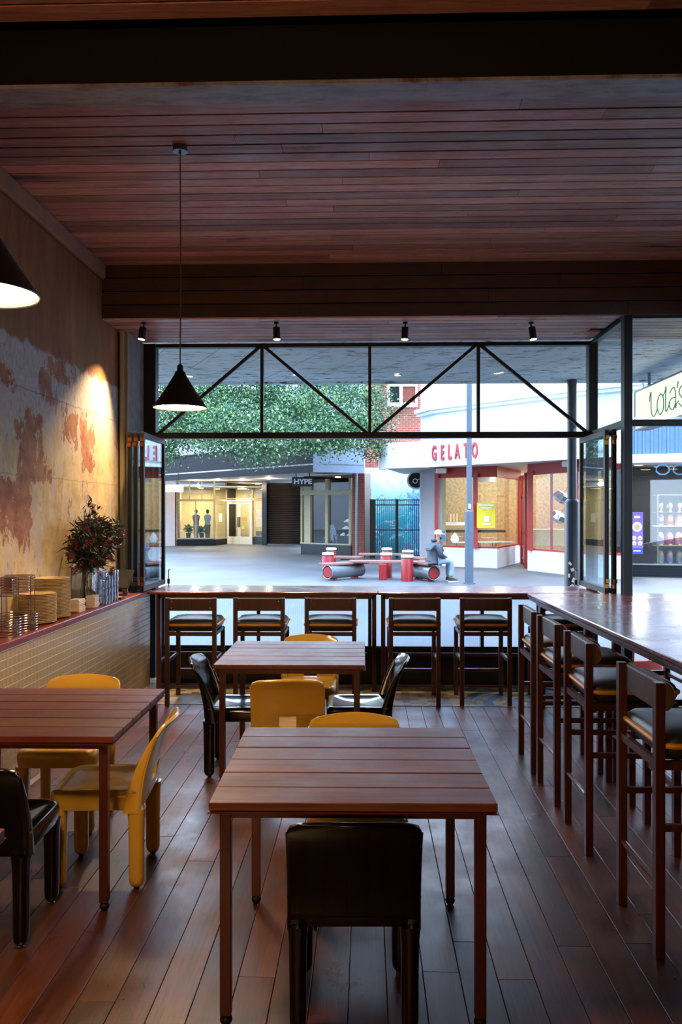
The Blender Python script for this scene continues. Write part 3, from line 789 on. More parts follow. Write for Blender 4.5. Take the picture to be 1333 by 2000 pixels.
# ------------------------------------------------------------------ lights hung inside
def pendant(px, py_rim, Yc, lab, pxr=None, drop=True, xy=None, power=16):
    x, y = C(px, Yc) if xy is None else xy; z = 2.275
    t = empty('pendant_lamp', (x, y, z)); tag(t, lab, 'lamp', 'conical pendant lamps')
    sh = MB().lathe([(.158, 0), (.160, .004), (.090, .105), (.036, .195), (.030, .212), (.020, .222), (.0, .224)], (0,0,0), 40, cap=False)
    sh.build('shade', M['shade'], t, smooth=True)
    MB().lathe([(.1565, .003), (.088, .102), (.034, .188), (.0, .19)], (0,0,0), 40, cap=False).build('shade_lining', M['shadein'], t, smooth=True)
    MB().lathe([(.0, .008), (.148, .012), (.149, .018), (.0, .022)], (0,0,0), 40).build('diffuser', M['lamp'], t, smooth=True)
    MB().lathe([(.018, .218), (.018, .25), (.006, .262), (.0, .262)], (0,0,0), 16).build('cord_grip', M['blackmat'], t, smooth=True)
    MB().tube([(0, 0, .25), (.004, 0, (ZC-z)*.5), (0, 0, ZC-z-.03)], .004, 6).build('cord', M['cord'], t)
    MB().lathe([(.0, ZC-z-.045), (.008, ZC-z-.045), (.008, ZC-z-.03), (.043, ZC-z-.03), (.043, ZC-z), (0, ZC-z)], (0,0,0), 28).build('ceiling_rose', M['white'] if False else M['galv'], t, smooth=True)
    l = bpy.data.lights.new('pendant_bulb', 'SPOT'); l.energy = power; l.color = (1, .64, .30); l.shadow_soft_size = .13; l.spot_size = D(150); l.spot_blend = .6
    lo = bpy.data.objects.new('pendant_bulb', l); COL.objects.link(lo); lo.parent = t; lo.location = (0, 0, -.01)
pendant(352, 0, 4.72, 'dark conical pendant hanging over the yellow and black chairs', power=110)
pendant(-38, 0, 2.255, 'dark conical pendant whose bright rim enters at the photo edge', power=150)
pendant(0, 0, 0, 'dark conical pendant hanging behind the viewer', xy=(.2, -1.4), power=45)

wl = empty('fill_lamp', (-.9, -3.17, 2.05)); tag(wl, 'unseen warm fill lamp added on the wall behind the viewer', 'lamp')  # unseen tube added to throw warm light from behind onto ceiling and chair backs
MB().box(-.75, .75, -.03, .0, -.03, .03).build('fill_base', M['blackmat'], wl)
MB().tube([(-.72, .04, 0), (.72, .04, 0)], .025, 12).build('fill_tube', emit('fill_glow', 'ffb060', 6), wl, smooth=True)
l = bpy.data.lights.new('fill_light', 'AREA'); l.shape = 'RECTANGLE'; l.size = 1.4; l.size_y = .08; l.energy = 85; l.color = (1, .52, .22)
lo = bpy.data.objects.new('fill_light', l); COL.objects.link(lo); lo.parent = wl; lo.location = (0, .08, 0); lo.rotation_euler = (D(112), 0, 0)
def spot(px, Yc, tilt, lab, aim, power):
    x, y = C(px, Yc); t = empty('ceiling_spotlight', (x, y, ZL)); tag(t, lab, 'spotlight', 'black spotlights on the low ceiling')
    MB().lathe([(0, -.012), (.022, -.012), (.022, 0), (0, 0)], (0,0,0), 16).tube([(0,0,-.012), (0,0,-.05)], .007, 8).build('mount', M['blackmat'], t, smooth=True)
    h = MB().lathe([(.0, -.145), (.024, -.145), (.031, -.150), (.031, -.145), (.031, -.05), (.026, -.042), (0, -.042)], (0,0,0), 20).build('lamp_head', M['blackmat'], t, smooth=True)
    MB().lathe([(.0, -.156), (.029, -.156), (.030, -.151), (0, -.150)], (0,0,0), 20).build('lens', M['spotglow'], h, smooth=True)
    h.rotation_euler = (0, tilt, 0)
    l = bpy.data.lights.new('spot_beam', 'SPOT'); l.energy = power; l.color = (1, .67, .33); l.spot_size = D(84); l.spot_blend = 1.0; l.shadow_soft_size = .02
    lo = bpy.data.objects.new('spot_beam', l); COL.objects.link(lo); lo.parent = t; lo.location = (.158*-math.sin(tilt), 0, -.158*math.cos(tilt))
    d = Vector(aim)-Vector((x, y, ZL-.158)); lo.rotation_euler = d.to_track_quat('-Z', 'Y').to_euler()
spot(281, 7.10, D(8), 'black spotlight over the plaster corner, washing the wall', (-2.30, 6.35, 1.1), 620)
spot(540, 7.10, D(-2), 'black spotlight above the first diagonal of the window truss', (-1.0, 6.6, 0), 110)
spot(792, 7.10, D(2), 'black spotlight above the middle of the window truss', (.5, 6.6, 0), 110)
spot(1038, 7.10, D(-8), 'tilted black spotlight above the last truss diagonal', (1.9, 6.2, 0), 110)

# ------------------------------------------------------------------ things on the ledge
XL = -2.175
def ledge_y(px, X=XL): return onX(px, 1000, X)[1]
def make_plate():
    return MB().lathe([(0, .0), (.062, .0), (.066, .003), (.112, .011), (.121, .013), (.1215, .0155), (.118, .0165), (.110, .0145), (.066, .0065), (0, .006)], (0,0,0), 36).build('dinner_plate', M['cream'], smooth=True)
pl = make_plate(); firstp = True
for (X, py, n, lab, top) in ((-2.188, ledge_y(102, -2.188), 28, 'cream dinner plate in the taller stack on the red ledge, beside the paper napkins', 'topmost cream dinner plate of the taller stack on the red ledge'),
                             (-2.178, ledge_y(73, -2.178), 20, 'cream dinner plate in the lower stack on the red ledge, beside the wire stands', 'topmost cream dinner plate of the lower stack on the red ledge')):
    for i in range(n):
        o = pl if firstp else pl.copy()
        if not firstp: COL.objects.link(o)
        firstp = False
        o.location = (X+random.uniform(-.0015, .0015), py+random.uniform(-.0015, .0015), .925+i*.0097)
        tag(o, top if i == n-1 else lab, 'plate', 'plates in the taller stack' if n == 28 else 'plates in the lower stack')
def make_stand(h=.24):
    t = empty('wire_stand'); a, b = .085, .115
    def sq(r, z, n=6): return [(x, y, z) for x, y in rr(0, 0, r, r, .02, 4)]
    MB().loop(sq(a, h), .0028, 6).build('top_ring', M['chrome'], t, smooth=True)
    MB().tube([(-a, 0, h), (a, 0, h)], .0024, 6).build('cross_wire', M['chrome'], t, smooth=True)
    MB().loop([(b*math.cos(2*PI*i/32), b*math.sin(2*PI*i/32), .003) for i in range(32)], .003, 6).build('base_ring', M['chrome'], t, smooth=True)
    for sx, sy in ((1, 1), (1, -1), (-1, 1), (-1, -1)):
        MB().tube([(sx*a*.97, sy*a*.97, h), (sx*a*.99, sy*a*.99, h-.008), (sx*b*.72, sy*b*.72, .003)], .0026, 6).build('leg_wire', M['chrome'], t, smooth=True)
    return t
st = make_stand(); fs_ = True
for (px, n, h, lab) in ((36, 7, 0, 'chrome wire stand nested in the stack next to the plates on the red ledge'),
                        (2, 7, 0, 'chrome wire stand nested in the stack at the photo edge of the red ledge')):
    y0 = ledge_y(px, -2.175)
    for i in range(n):
        o = st if fs_ else copy_tree(st); fs_ = False
        o.location = (-2.175, y0, .925+i*.016); o.rotation_euler = (0, 0, .25)
        tag(o, ('topmost '+lab.replace('nested in', 'capping') if i == n-1 else lab), 'stand', 'nested stands next to the plates' if px == 36 else 'nested stands at the photo edge')
for (px, X, n, wd, lab) in ((150, -2.13, 2, .085, 'thick bundle of folded cream paper napkins'), (181, -2.11, 2, .07, 'smaller bundle of folded cream paper napkins')):
    y = ledge_y(px, X)
    for i in range(n):
        t = empty('napkin_pack', (X, y, .926+i*.048)); tag(t, lab+(', the upper one' if i else ', the lower one')+' of its pile on the ledge', 'napkins', 'napkin packs on the ledge')
        for k in range(6): MB().cb(random.uniform(-.003, .003), random.uniform(-.003, .003), .004+k*.0075, wd, wd*1.5, .007).build('napkin', M['napkin'], t, bevel=.003, seg=2)
# tumblers: two rows, four columns, four high
def make_glass():
    return MB().lathe([(0, 0), (.024, .0), (.026, .004), (.031, .070), (.0295, .070), (.0245, .010), (0, .008)], (0,0,0), 16).build('drinking_glass', M['glassware'], smooth=True)
gp = make_glass(); fg = True
for r in range(2):
    for c in range(5):
        for k in range(4 if r or c else 3):
            o = gp if fg else gp.copy()
            if not fg: COL.objects.link(o)
            fg = False
            o.location = (-2.085-r*.075, ledge_y(201, -2.09)+c*.072, .926+k*.062)
            tag(o, 'clear straight tumbler in the stacked rows on the ledge before the small tablet', 'glass', 'stacked tumblers on the ledge')
# vase and native flower bouquet
vx = -2.19; vy = ledge_y(166, vx)
v = empty('glass_vase', (vx, vy, .926)); tag(v, 'tall clear square glass vase with murky water standing on the red ledge', 'vase')
g = MB(); loft(g, [[(x, y, z) for x, y in rr(0, 0, .085, .085, .012, 3)] for z in (0, .30)], cap=False).build('glass_wall', M['vase'], v, smooth=True)
MB().box(-.08, .08, -.08, .08, 0, .012).build('glass_base', M['vase'], v)
MB().box(-.078, .078, -.078, .078, .013, .13).build('water', M['water'], v)
bq = empty('flower_bouquet', (vx, vy, .94)); tag(bq, 'loose bouquet of dark red bottlebrush flowers and olive leaves spilling from the vase', 'bouquet')
random.seed(11)
tips = []
lf = MB(); fw = []
def leafblade(mb, p, d, L, wd):
    d = Vector(d).normalized(); u = Vector((random.uniform(-1,1), random.uniform(-1,1), random.uniform(-1,1))); s_ = d.cross(u).normalized()
    p = Vector(p); dr = Vector((0, 0, -L*.18)); nrm = d.cross(s_)*wd*.3
    mb.add([p, p+d*L*.4+s_*wd+nrm, p+d*L*.4-s_*wd+nrm, p+d*L*.4, p+d*L+dr], [(0, 1, 3), (0, 3, 2), (1, 4, 3), (3, 4, 2)])
ends = []
for i in range(44):
    # canopy spans the photo's crown: wide, slightly drooping toward the window
    a = random.uniform(0, 2*PI); q = random.random()**.6
    ey = .44*q*math.cos(a)+.06; ez = .53+.17*q*math.sin(a)+random.uniform(-.04, .04); ex = random.uniform(-.05, .16)
    ends.append((ex, ey, ez))
ends += [(.03, .05, .80), (.02, -.08, .76), (.0, .30, .72), (.02, -.30, .66), (.1, .42, .40)]
for i, e in enumerate(ends):
    b0 = (random.uniform(-.05, .05), random.uniform(-.05, .05), .0)
    m1 = (b0[0]*.3+e[0]*.15, -b0[1]*.5+e[1]*.15, .26); m2 = (e[0]*.6, e[1]*.6, .26+(e[2]-.26)*.7)
    pts = [b0, m1, m2, e]
    if i < 9 or i > 43: MB().tube(pts, .0035, 5, r1=.0018).build('stem', M['stem'], bq)
    else: MB().tube([m1, m2, e], .003, 5, r1=.0015).build('stem', M['stem'], bq)
    for k in range(60 if i < 44 else 14):
        f = random.random()**.7; p = Vector(m1).lerp(Vector(m2), f*1.0) if random.random() < .25 else Vector(m2).lerp(Vector(e), random.uniform(0, 1.05))
        dd_ = (Vector(e)-Vector(m1)).normalized()*.5+Vector((random.uniform(-1,1), random.uniform(-1,1), random.uniform(-.9,.9)))*.7
        leafblade(lf, p+Vector((random.uniform(-.03,.03), random.uniform(-.03,.03), random.uniform(-.04,.03))), dd_, random.uniform(.05, .10), random.uniform(.005, .010))
    if i < 45:
        fl_ = MB(); dirn = Vector((random.uniform(-.5, .6), random.uniform(-1, 1), random.uniform(-1.0, .5))).normalized(); L = random.uniform(.06, .11)
        base = Vector(e)+Vector((random.uniform(.0,.05), random.uniform(-.03,.03), random.uniform(-.07,.02)))
        for k in range(150):
            c_ = base+dirn*L*random.random(); rd = Vector((random.uniform(-1,1), random.uniform(-1,1), random.uniform(-1,1))); rd = (rd-dirn*rd.dot(dirn)*.7).normalized()
            leafblade(fl_, c_, rd, random.uniform(.018, .034), .0024)
        fl_.v = [(max(p[0], -.115), p[1], p[2]) for p in fl_.v]
        fl_.build('flower_head', M['bred'], bq, solid=0)
lf.v = [(max(p[0], -.115), p[1], p[2]) for p in lf.v]
tag(lf.build('foliage', M['bleaf'], bq), kind='stuff')
# tablet on stand + card reader
tx, ty = -2.14, ledge_y(243, -2.14)
t = empty('tablet', (tx, ty, .926), D(-12)); tag(t, 'small black tablet leaning on a metal stand beside the folded window leaves', 'tablet')
MB().box(-.045, .045, -.04, .04, 0, .006).build('stand_base', M['galv'], t, bevel=.002)
MB().beam((0, .02, .005), (0, .01, .10), .05, .006, up=(0,1,0)).build('stand_neck', M['galv'], t)
b = MB().box(-.075, .075, -.0045, .0045, -.10, .10).build('tablet_body', M['blackmat'], t, bevel=.003, loc=(0, -.01, .14)); b.rotation_euler = (D(-38), D(0), 0)
MB().box(-.067, .067, -.006, -.0046, -.09, .09).build('screen', plain('tablet_screen', '101418', .06, spec=.8), b)
t = empty('card_reader', (-2.09, ledge_y(231, -2.09), .926)); tag(t, 'small black card reader lying on the red ledge before the tablet', 'card reader')
MB().box(-.04, .04, -.05, .05, 0, .018).build('reader_body', M['blackmat'], t, bevel=.004); MB().box(-.03, .03, -.045, .02, .018, .020).build('key_area', M['ochre'], t)
# red tote bag on the floor under the far end of the bar
bx, by = C(1254, 7.32); t = empty('tote_bag', (bx, by, ZG), D(8)); tag(t, 'bright orange-red tote bag on the paving just outside, seen beneath the long bar', 'bag'); t.scale = (1.1, 1, 1.22)
R = [[(x, y, z) for x, y in rr(0, 0, hx, hy, .05)] for hx, hy, z in ((.17, .07, 0), (.19, .09, .05), (.20, .09, .18), (.18, .06, .30), (.15, .03, .34))]
loft(MB(), R).build('bag_body', M['orange'], t, smooth=True)
for s_ in (-1, 1): MB().tube([(-.09, s_*.03, .30), (-.085, s_*.035, .42), (-.04, s_*.04, .52), (.03, s_*.04, .53), (.08, s_*.035, .43), (.09, s_*.03, .30)], .009, 8).build('handle', M['orange'], t, smooth=True)

# ------------------------------------------------------------------ verandah and street
structure(MB().box(-60, 60, 8.10, 90, ZG-.3, ZG).box(3.2, 60, -40, 8.10, ZG-.3, ZG).box(2.28, 3.2, 6.98, 8.10, ZG-.3, ZG).build('floor_street', M['street']))
structure(MB().box(-8, 2.3, 8.10, 8.2, -.3, .0).build('trim_3', plain('stone_kerb', '6a6a6a', .7)))
structure(MB().box(-9, 12, 8.06, 10.85, 3.42, 3.62).box(-9, 12, 10.75, 10.87, 3.40, 3.9).box(3.2, 6.2, -1.0, 6.5, 3.42, 3.6).box(5.2, 12, 6.5, 8.06, 3.42, 3.6).build('ceiling_verandah', M['soffit']))
for (px, py) in ((371, 735), (777, 733), (971, 729)):
    Yc = (3.415-H)*FPX/(1000-py); x, y = C(px, Yc)
    if y > 10.7: Yc *= 10.5/y; x, y = C(px, Yc)
    o = MB().lathe([(0, 0), (.05, 0), (.052, -.006), (.04, -.008), (0, -.008)], (0,0,0), 16).build('downlight', M['white'])
    o.location = (x, y, 3.42)
    MB().lathe([(0, -.009), (.036, -.009), (.036, -.0095), (0, -.0095)], (0,0,0), 16).build('lens', M['spotglow'], o)
    tag(o, 'small round downlight in the flaking verandah ceiling '+{371: 'above the pendant lamp', 777: 'before the brick building', 971: 'above the white building'}[px], 'light', 'verandah downlights')
ob = tag(empty('cafe_building', (0, 0, 3.9)), 'rest of the corner building and its neighbour, outside the photo behind the verandah', 'building')
MB().box(-2.6, 3.2, -3.5, 8.0, .15, 4.2).build('upper_storey', M['facade'], ob); MB().box(-34, -2.65, -6, 7.9, -4.0, 3.8).build('neighbour_house', M['creamfr'], ob)
ob2 = tag(empty('side_street_building', (22, -2, ZG)), 'building across the side street, outside the photo', 'building'); MB().box(-8, 10, -16, 10, 0, 8).build('side_house', M['facade'], ob2)
for nm_, x_, lab_ in (('street_end_building', -52, 'long building closing the street beyond the clothes shop, outside the photo'), ('street_end_building', 52, 'long building closing the street beyond the wig shop, outside the photo')):
    oe = tag(empty(nm_, (x_, 30, ZG)), lab_, 'building'); MB().box(-4, 4, -30, 30, 0, 9).build('house_wall', M['facade'], oe)
# poles
def pole(px, Yc, ra, rb, zs_, top, mat, lab):
    x, y = C(px, Yc); t = empty('street_pole', (x, y, ZG)); tag(t, lab, 'pole', 'tall round poles in the street')
    MB().lathe([(rb, 0), (rb, zs_-.04), (ra+.005, zs_)], (0,0,0), 20).build('pole_sleeve', mat, t, smooth=True)
    MB().lathe([(ra, zs_-.01), (ra, top-ZG)], (0,0,0), 20).build('pole_shaft', mat, t, smooth=True)
    MB().lathe([(rb*1.5, 0), (rb*1.5, .02), (rb*1.02, .025), (rb*1.02, .03)], (0,0,0), 20).build('base_flange', mat, t, smooth=True)
    return t
p1 = pole(917, 19.8, .068, .108, 1.83, 6.0, M['polebl'], 'slim blue-grey pole standing in the paving in front of the ice cream shop')
MB().box(-.03, .03, -.115, -.1, 1.86, 1.98).build('sticker', M['white'], p1)
p2 = pole(1118, 10.6, .062, .10, 1.95, 3.42, M['poledk'], 'thick dark pole with torn sticker scraps, just outside beside the folding leaves')
for k, (dx, z, sx_, sz) in enumerate(((-.05, 1.10, .03, .05), (-.02, 1.02, .045, .04), (-.06, .94, .03, .05), (.0, .88, .05, .06), (-.03, .80, .04, .06))):
    a = math.asin(max(-1, min(1, dx/.104)))
    MB().box(-sx_/2, sx_/2, -.004, 0, -sz/2, sz/2).build('sticker_scrap', M['white'], p2, loc=(.102*math.sin(a), -.102*math.cos(a), z)).rotation_euler = (0, .4*(k-2), a)

# bench ring: bollards, pipe stools and timber slabs
def on_ground(px, py): Yc = (H-ZG)*FPX/(py-1000); return C(px, Yc)
def bollard(px, Yc, r, lab, top=.555, cap=True):
    x, y = C(px, Yc); t = empty('bollard', (x, y, ZG)); h = top-ZG; tag(t, lab, 'bollard', 'red bollards of the street bench')
    MB().lathe([(r, 0), (r, h-.10), (r*.97, h-.09)], (0,0,0), 24).build('drum', M['redboll'], t, smooth=True)
    if cap:
        MB().lathe([(r*.94, h-.095), (r*.94, h-.06)], (0,0,0), 24).build('neck', M['black'], t, smooth=True)
        MB().lathe([(r*1.04, h-.06), (r*1.05, h-.05), (r*1.05, h-.01), (r*.98, h), (0, h+.003)], (0,0,0), 24).build('white_cap', M['white'], t, smooth=True)
    return t
bollard(796, 20.5, .155, 'red bollard with white cap nearest the seated man, in front of its twin'); bollard(755, 21.6, .155, 'white-capped red bollard in the middle of the bench ring, before its twin')
bollard(641, 21.7, .155, 'white-capped red bollard at the bench end away from the man'); bollard(647.5, 24.2, .15, 'red bollard with white cap peeking behind the end bollard', .57)
bollard(756, 24.2, .15, 'red bollard with white cap peeking behind the middle bollard', .57); bollard(797, 23.2, .155, 'red bollard with white cap peeking behind the bollard by the man', .55)
x, y = C(748, 20.9); t = empty('bench_foot', (x, y, ZG)); tag(t, 'short red block carrying the middle timber slab', 'bench foot')
MB().box(-.10, .10, -.09, .09, 0, .42).build('block', M['redboll'], t, bevel=.01)
def pipe(pa, pb, r, lab, zc=.10):
    a, b = Vector(C(*pa)), Vector(C(*pb)); m = (a+b)/2; rz, L = frame(a, b)
    t = empty('pipe_seat', (m.x, m.y, ZG), rz); tag(t, lab, 'bench', 'galvanised pipe benches')
    z = zc-ZG
    MB().tube([(-L/2, 0, z), (L/2, 0, z)], r, 28, cap=False).build('pipe', M['galv'], t, smooth=True)
    for s_ in (-1, 1):
        MB().tube([(s_*(L/2-.015), 0, z), (s_*(L/2+.004), 0, z)], r*.80, 24).build('end_disc', M['redboll'], t, smooth=True)
        MB().ring((s_*L/2, 0, z), 0, 0, .01).build('lip', M['galv'], t) if False else None
        MB().loop([(s_*L/2, r*.97*math.cos(2*PI*i/24), z+r*.97*math.sin(2*PI*i/24)) for i in range(24)], .014, 6).build('rim', M['galv'], t, smooth=True)
        MB().box(s_*L*.32-.04, s_*L*.32+.04, -.1, .1, 0, z-r*.9).build('foot', M['redboll'], t)
pipe((640, 20.6), (704, 21.6), .175, 'galvanised pipe bench with red end disc, at the end away from the man')
pipe((812, 21.2), (848, 20.3), .18, 'galvanised pipe bench under the seated man')
pipe((668, 23.6), (706, 23.3), .17, 'galvanised pipe bench half hidden behind the first one')
def slab(pa, pb, wd, z, lab):
    a, b = Vector(C(*pa)), Vector(C(*pb)); m = (a+b)/2; rz, L = frame(a, b)
    t = empty('bench_slab', (m.x, m.y, z), rz); tag(t, lab, 'bench top', 'timber slabs of the street bench')
    for k in range(3): MB().cb(0, (k-1)*wd/3, 0, L, wd/3-.01, .055).build('bench_board', M['slab'], t, bevel=.006)
slab((631, 20.7), (712, 21.6), .40, .30, 'weathered timber slab on the pipe bench away from the man')
slab((684, 21.3), (838, 20.9), .42, .345, 'long weathered timber slab across the middle of the bench ring')
slab((655, 23.7), (707, 23.4), .40, .33, 'weathered timber slab on the rear pipe bench')
slab((702, 24.6), (790, 24.4), .40, .36, 'weathered timber slab at the back of the bench ring')
slab((800, 23.6), (836, 22.8), .40, .33, 'weathered timber slab behind the bollard by the man')
slab((806, 21.4), (850, 20.4), .42, .315, 'weathered timber slab the man is sitting on')

# ------------------------------------------------------------------ shops across the street
def shop(name, A, B, lab, cat='shop'):
    rz, L = frame(A, B); t = empty(name, (A[0], A[1], ZG), rz); tag(t, lab, cat); return t, L
def interior(t, L, depth, h, mat, power, col=(1, .82, .55), y0=.15, floor=True, nm=1):
    MB().box(0, L, depth, depth+.1, 0, h).build('back_wall', mat, t)
    MB().box(-.05, 0, y0, depth, 0, h).build('side_wall', mat, t); MB().box(L, L+.05, y0, depth, 0, h).build('side_wall', mat, t)
    MB().box(0, L, y0, depth, h, h+.05).build('shop_ceiling', M['white'], t)
    for k in range(nm):
        l = bpy.data.lights.new('shop_lamp', 'AREA'); l.energy = power; l.size = .5; l.color = col; l.shape = 'DISK'
        lo = bpy.data.objects.new('shop_lamp', l); COL.objects.link(lo); lo.parent = t; lo.location = (L*(k+.5)/nm, depth*.5, h-.06)
        MB().lathe([(0, -.03), (.12, -.03), (.12, 0), (0, 0)], (L*(k+.5)/nm, depth*.5, h), 14).build('shop_light', M['spotglow'], t)
def rect(t, nm, mat, x0, x1, z0, z1, y=-.02, th=.04, bevel=0): return MB().box(x0, x1, y-th/2, y+th/2, z0, z1).build(nm, mat, t, bevel=bevel)
def glazing(t, u0, u1, z0, z1, mf, wf=.05, y=0, panes=1, gm=None):
    rect(t, 'window_frame', mf, u0, u1, z1-wf, z1, y, .08); rect(t, 'window_frame', mf, u0, u1, z0, z0+wf, y, .08)
    for k in range(panes+1):
        u = u0+(u1-u0)*k/panes; rect(t, 'window_frame', mf, u-wf/2, u+wf/2, z0, z1, y, .08)
    for k in range(panes):
        a = u0+(u1-u0)*k/panes; b = u0+(u1-u0)*(k+1)/panes
        rect(t, 'window_pane', gm or M['shopglass'], a+wf/2, b-wf/2, z0+wf, z1-wf, y, .01)
def zz(py, Yc): return Zp(py, Yc)-ZG

# 1. clothes shop, left of the roller shutter
A = C(346, 42.0); B = C(419, 42.2)
t, L = shop('clothes_shop', A, B, 'lit clothes shop with plants and garments in its window, below the dark canopy')
rect(t, 'riser', M['charcoal'], 0, L, 0, zz(1053, 42), .0, .12)
glazing(t, 0, L, zz(1053, 42), zz(977, 42), M['creamfr'], .06, panes=2)
glazing(t, 0, L, zz(977, 42), zz(938, 42), M['creamfr'], .06, panes=3)
interior(t, L+2.6, 3.2, 3.1, M['blind'], 130, nm=2)
for u, c, s_ in ((.55, 'leaf', 1), (1.25, 'leaf', .8)):
    pot = MB().lathe([(.10, 0), (.14, .25), (.12, .26), (0, .26)], (u, .5, .4), 12).build('plant_pot', M['charcoal'], t, smooth=True)
    lf2 = MB(); random.seed(int(u*100))
    for k in range(160): leafblade(lf2, (u+random.uniform(-.12,.12), .5+random.uniform(-.1,.1), .66+random.random()*.35*s_), (random.uniform(-1,1), random.uniform(-1,1), random.uniform(-.2,1.2)), random.uniform(.15,.32), .03)
    lf2.build('plant_leaves', M['leaf'], t)
def manikin(t, u, v, z0, top, bot, cm='white'):
    b = [(.07, .11, .0, .02)]
    R = [[(u+x, v+y, z0+z) for x, y in rr(0, 0, hx, hy, min(hx, hy)*.9, 3)] for hx, hy, z in ((.10, .07, 0), (.13, .08, .35), (.15, .09, .72), (.17, .10, .80))]
    loft(MB(), R).build('garment_skirt', bot, t, smooth=True)
    R = [[(u+x, v+y, z0+z) for x, y in rr(0, 0, hx, hy, min(hx, hy)*.9, 3)] for hx, hy, z in ((.15, .09, .78), (.14, .085, .95), (.19, .10, 1.15), (.20, .09, 1.28), (.07, .06, 1.36))]
    loft(MB(), R).build('garment_top', top, t, smooth=True)
    MB().lathe([(0, -.13), (.05, -.11), (.075, -.03), (.08, .04), (.06, .10), (0, .13)], (u, v, z0+1.50), 12).build('mannequin_head', M[cm], t, smooth=True)
den = plain('washed_denim', '7f93a8', .8); prp = plain('violet_cloth', '7a5f8c', .8); gry = plain('grey_cloth', '54545a', .8)
manikin(t, .95, .6, .30, prp, M['jeans'], 'shopdark'); manikin(t, 1.55, .7, .30, den, gry, 'shopdark')
# splayed return and the recessed double door
A2 = B; B2 = C(442, 44.2); t, L = shop('clothes_shop_return', A2, B2, 'angled glass return of the clothes shop leading to its pale double door', 'shop window')
rect(t, 'riser', M['charcoal'], 0, L, 0, zz(1053, 43), 0, .12); glazing(t, 0, L, zz(1053, 43), zz(977, 43), M['creamfr'], .05); glazing(t, 0, L, zz(977, 43), zz(938, 43), M['creamfr'], .05)
rect(t, 'notice', M['white'], L*.35, L*.6, 1.25, 1.7, -.02, .01)
A = C(442, 44.5); B = C(515, 43.6)
t, L = shop('double_door', A, B, 'pale double glass door of the clothes shop with long handles and notices', 'door')
dL = L*52/73
rect(t, 'door_frame', M['white'], 0, .06, 0, 2.45, 0, .1); rect(t, 'door_frame', M['white'], dL-.06, dL, 0, 2.45, 0, .1); rect(t, 'door_frame', M['white'], 0, dL, 2.37, 2.45, 0, .1)
for k in range(2):
    a = .07+k*(dL-.14)/2; b = a+(dL-.14)/2-.01
    lfm = MB().box(a, a+.10, -.02, .02, 0, 2.36).box(b-.10, b, -.02, .02, 0, 2.36).box(a+.1, b-.1, -.02, .02, 0, .42).box(a+.1, b-.1, -.02, .02, 2.22, 2.36).build('door_leaf', M['white'], t)
    MB().box(a+.1, b-.1, -.004, .004, .42, 2.22).build('door_glass', M['shopglass'], lfm)
    hx = b-.05 if k == 0 else a+.05
    MB().box(hx-.02, hx+.02, -.06, -.02, .95, 1.5).build('door_handle', M['black'], lfm)
rect(t, 'oval_sign', M['yellow'], dL*.60, dL*.78, 1.28, 1.48, -.03, .01, .0); rect(t, 'yellow_notice', M['yposter'], dL*.60, dL*.70, .85, 1.02, -.03, .01)
glazing(t, 0, dL, 2.5, 3.3, M['creamfr'], .05); glazing(t, dL+.02, L, .42, 2.45, M['creamfr'], .05); glazing(t, dL+.02, L, 2.5, 3.3, M['creamfr'], .05)
rect(t, 'riser', M['tilegrn'], dL+.02, L, 0, .42, 0, .1); rect(t, 'notice', M['white'], dL+.25, dL+.62, 1.5, 1.95, -.03, .01); rect(t, 'notice', M['white'], dL+.55, dL+.72, 1.2, 1.55, -.03, .01)
for k in range(3): rect(t, 'shoe_box', M['slab'], dL+.15+k*.18, dL+.3+k*.18, .46, .72, .2, .2)
interior(t, L, 3.0, 3.4, M['shopdark'], 40)
rect(t, 'exit_sign', M['spotglow'], dL*.33, dL*.62, 3.05, 3.22, .35, .06)
# roller shutter
A = C(522, 42.6); B = C(592, 41.5)
t, L = shop('roller_shutter', A, B, 'closed dark ribbed roller shutter between the clothes shop and the shoe shop', 'shutter')
rect(t, 'guide_post', M['tilegrn'], -.25, .05, 0, 3.4, -.02, .2)
n = 34; s_ = MB()
for k in range(n):
    z = .08+k*3.2/n; s_.add([(0.05, .0, z), (L, .0, z), (L, -.05, z+.05), (0.05, -.05, z+.05), (0.05, 0, z+.092), (L, 0, z+.092)], [(0, 1, 3, 2), (2, 3, 5, 4)])
tag(s_.build('shutter_slats', M['shutter'], t), kind='stuff'); rect(t, 'backing', M['shopdark'], 0, L+.1, 0, 3.3, .12, .1); rect(t, 'bottom_bar', plain('shutter_bar', '5a5550', .5), .05, L, 0, .09, -.02, .08)
# shoe shop
A = C(590, 33.8); B = C(688, 31.9)
t, L = shop('shoe_shop', A, B, 'shoe shop window with cream posts and rows of white trainers on display')
def hs(py, Yc): return Zp(py, Yc)-ZG
zr, zt, zv = .44, 2.48, 2.85
rect(t, 'riser', M['tilegrn'], 0, L, 0, zr, 0, .14); rect(t, 'sill', M['creamfr'], 0, L, zr, zr+.06, -.06, .1)
def ua(px):
    # where the photo column meets this shopfront
    k = (px-666.5)/FPX; d = Vector((k*cs-sn, k*sn+cs)); a = Vector(A); e = Vector(B)-a
    m = Matrix(((d.x, -e.x), (d.y, -e.y))); s__ = m.inverted() @ a; return s__[1]*L
for (pa, pb) in ((590, 593), (597, 609), (638, 643), (684, 688)):
    rect(t, 'post', M['creamfr'], ua(pa), ua(pb), zr, 3.15, -.02, .12)
rect(t, 'transom', M['creamfr'], 0, L, zt, zt+.2, -.03, .14)
rect(t, 'window_pane', M['shopglass'], 0, L, zr+.06, zt, .02, .01); rect(t, 'window_pane', M['shopglass'], 0, L, zt+.2, 3.1, .02, .01)
interior(t, L, 3.0, 3.3, M['shopdark'], 30, (1, .85, .6), nm=2)
tl = MB(); rng_ = random.Random(3)
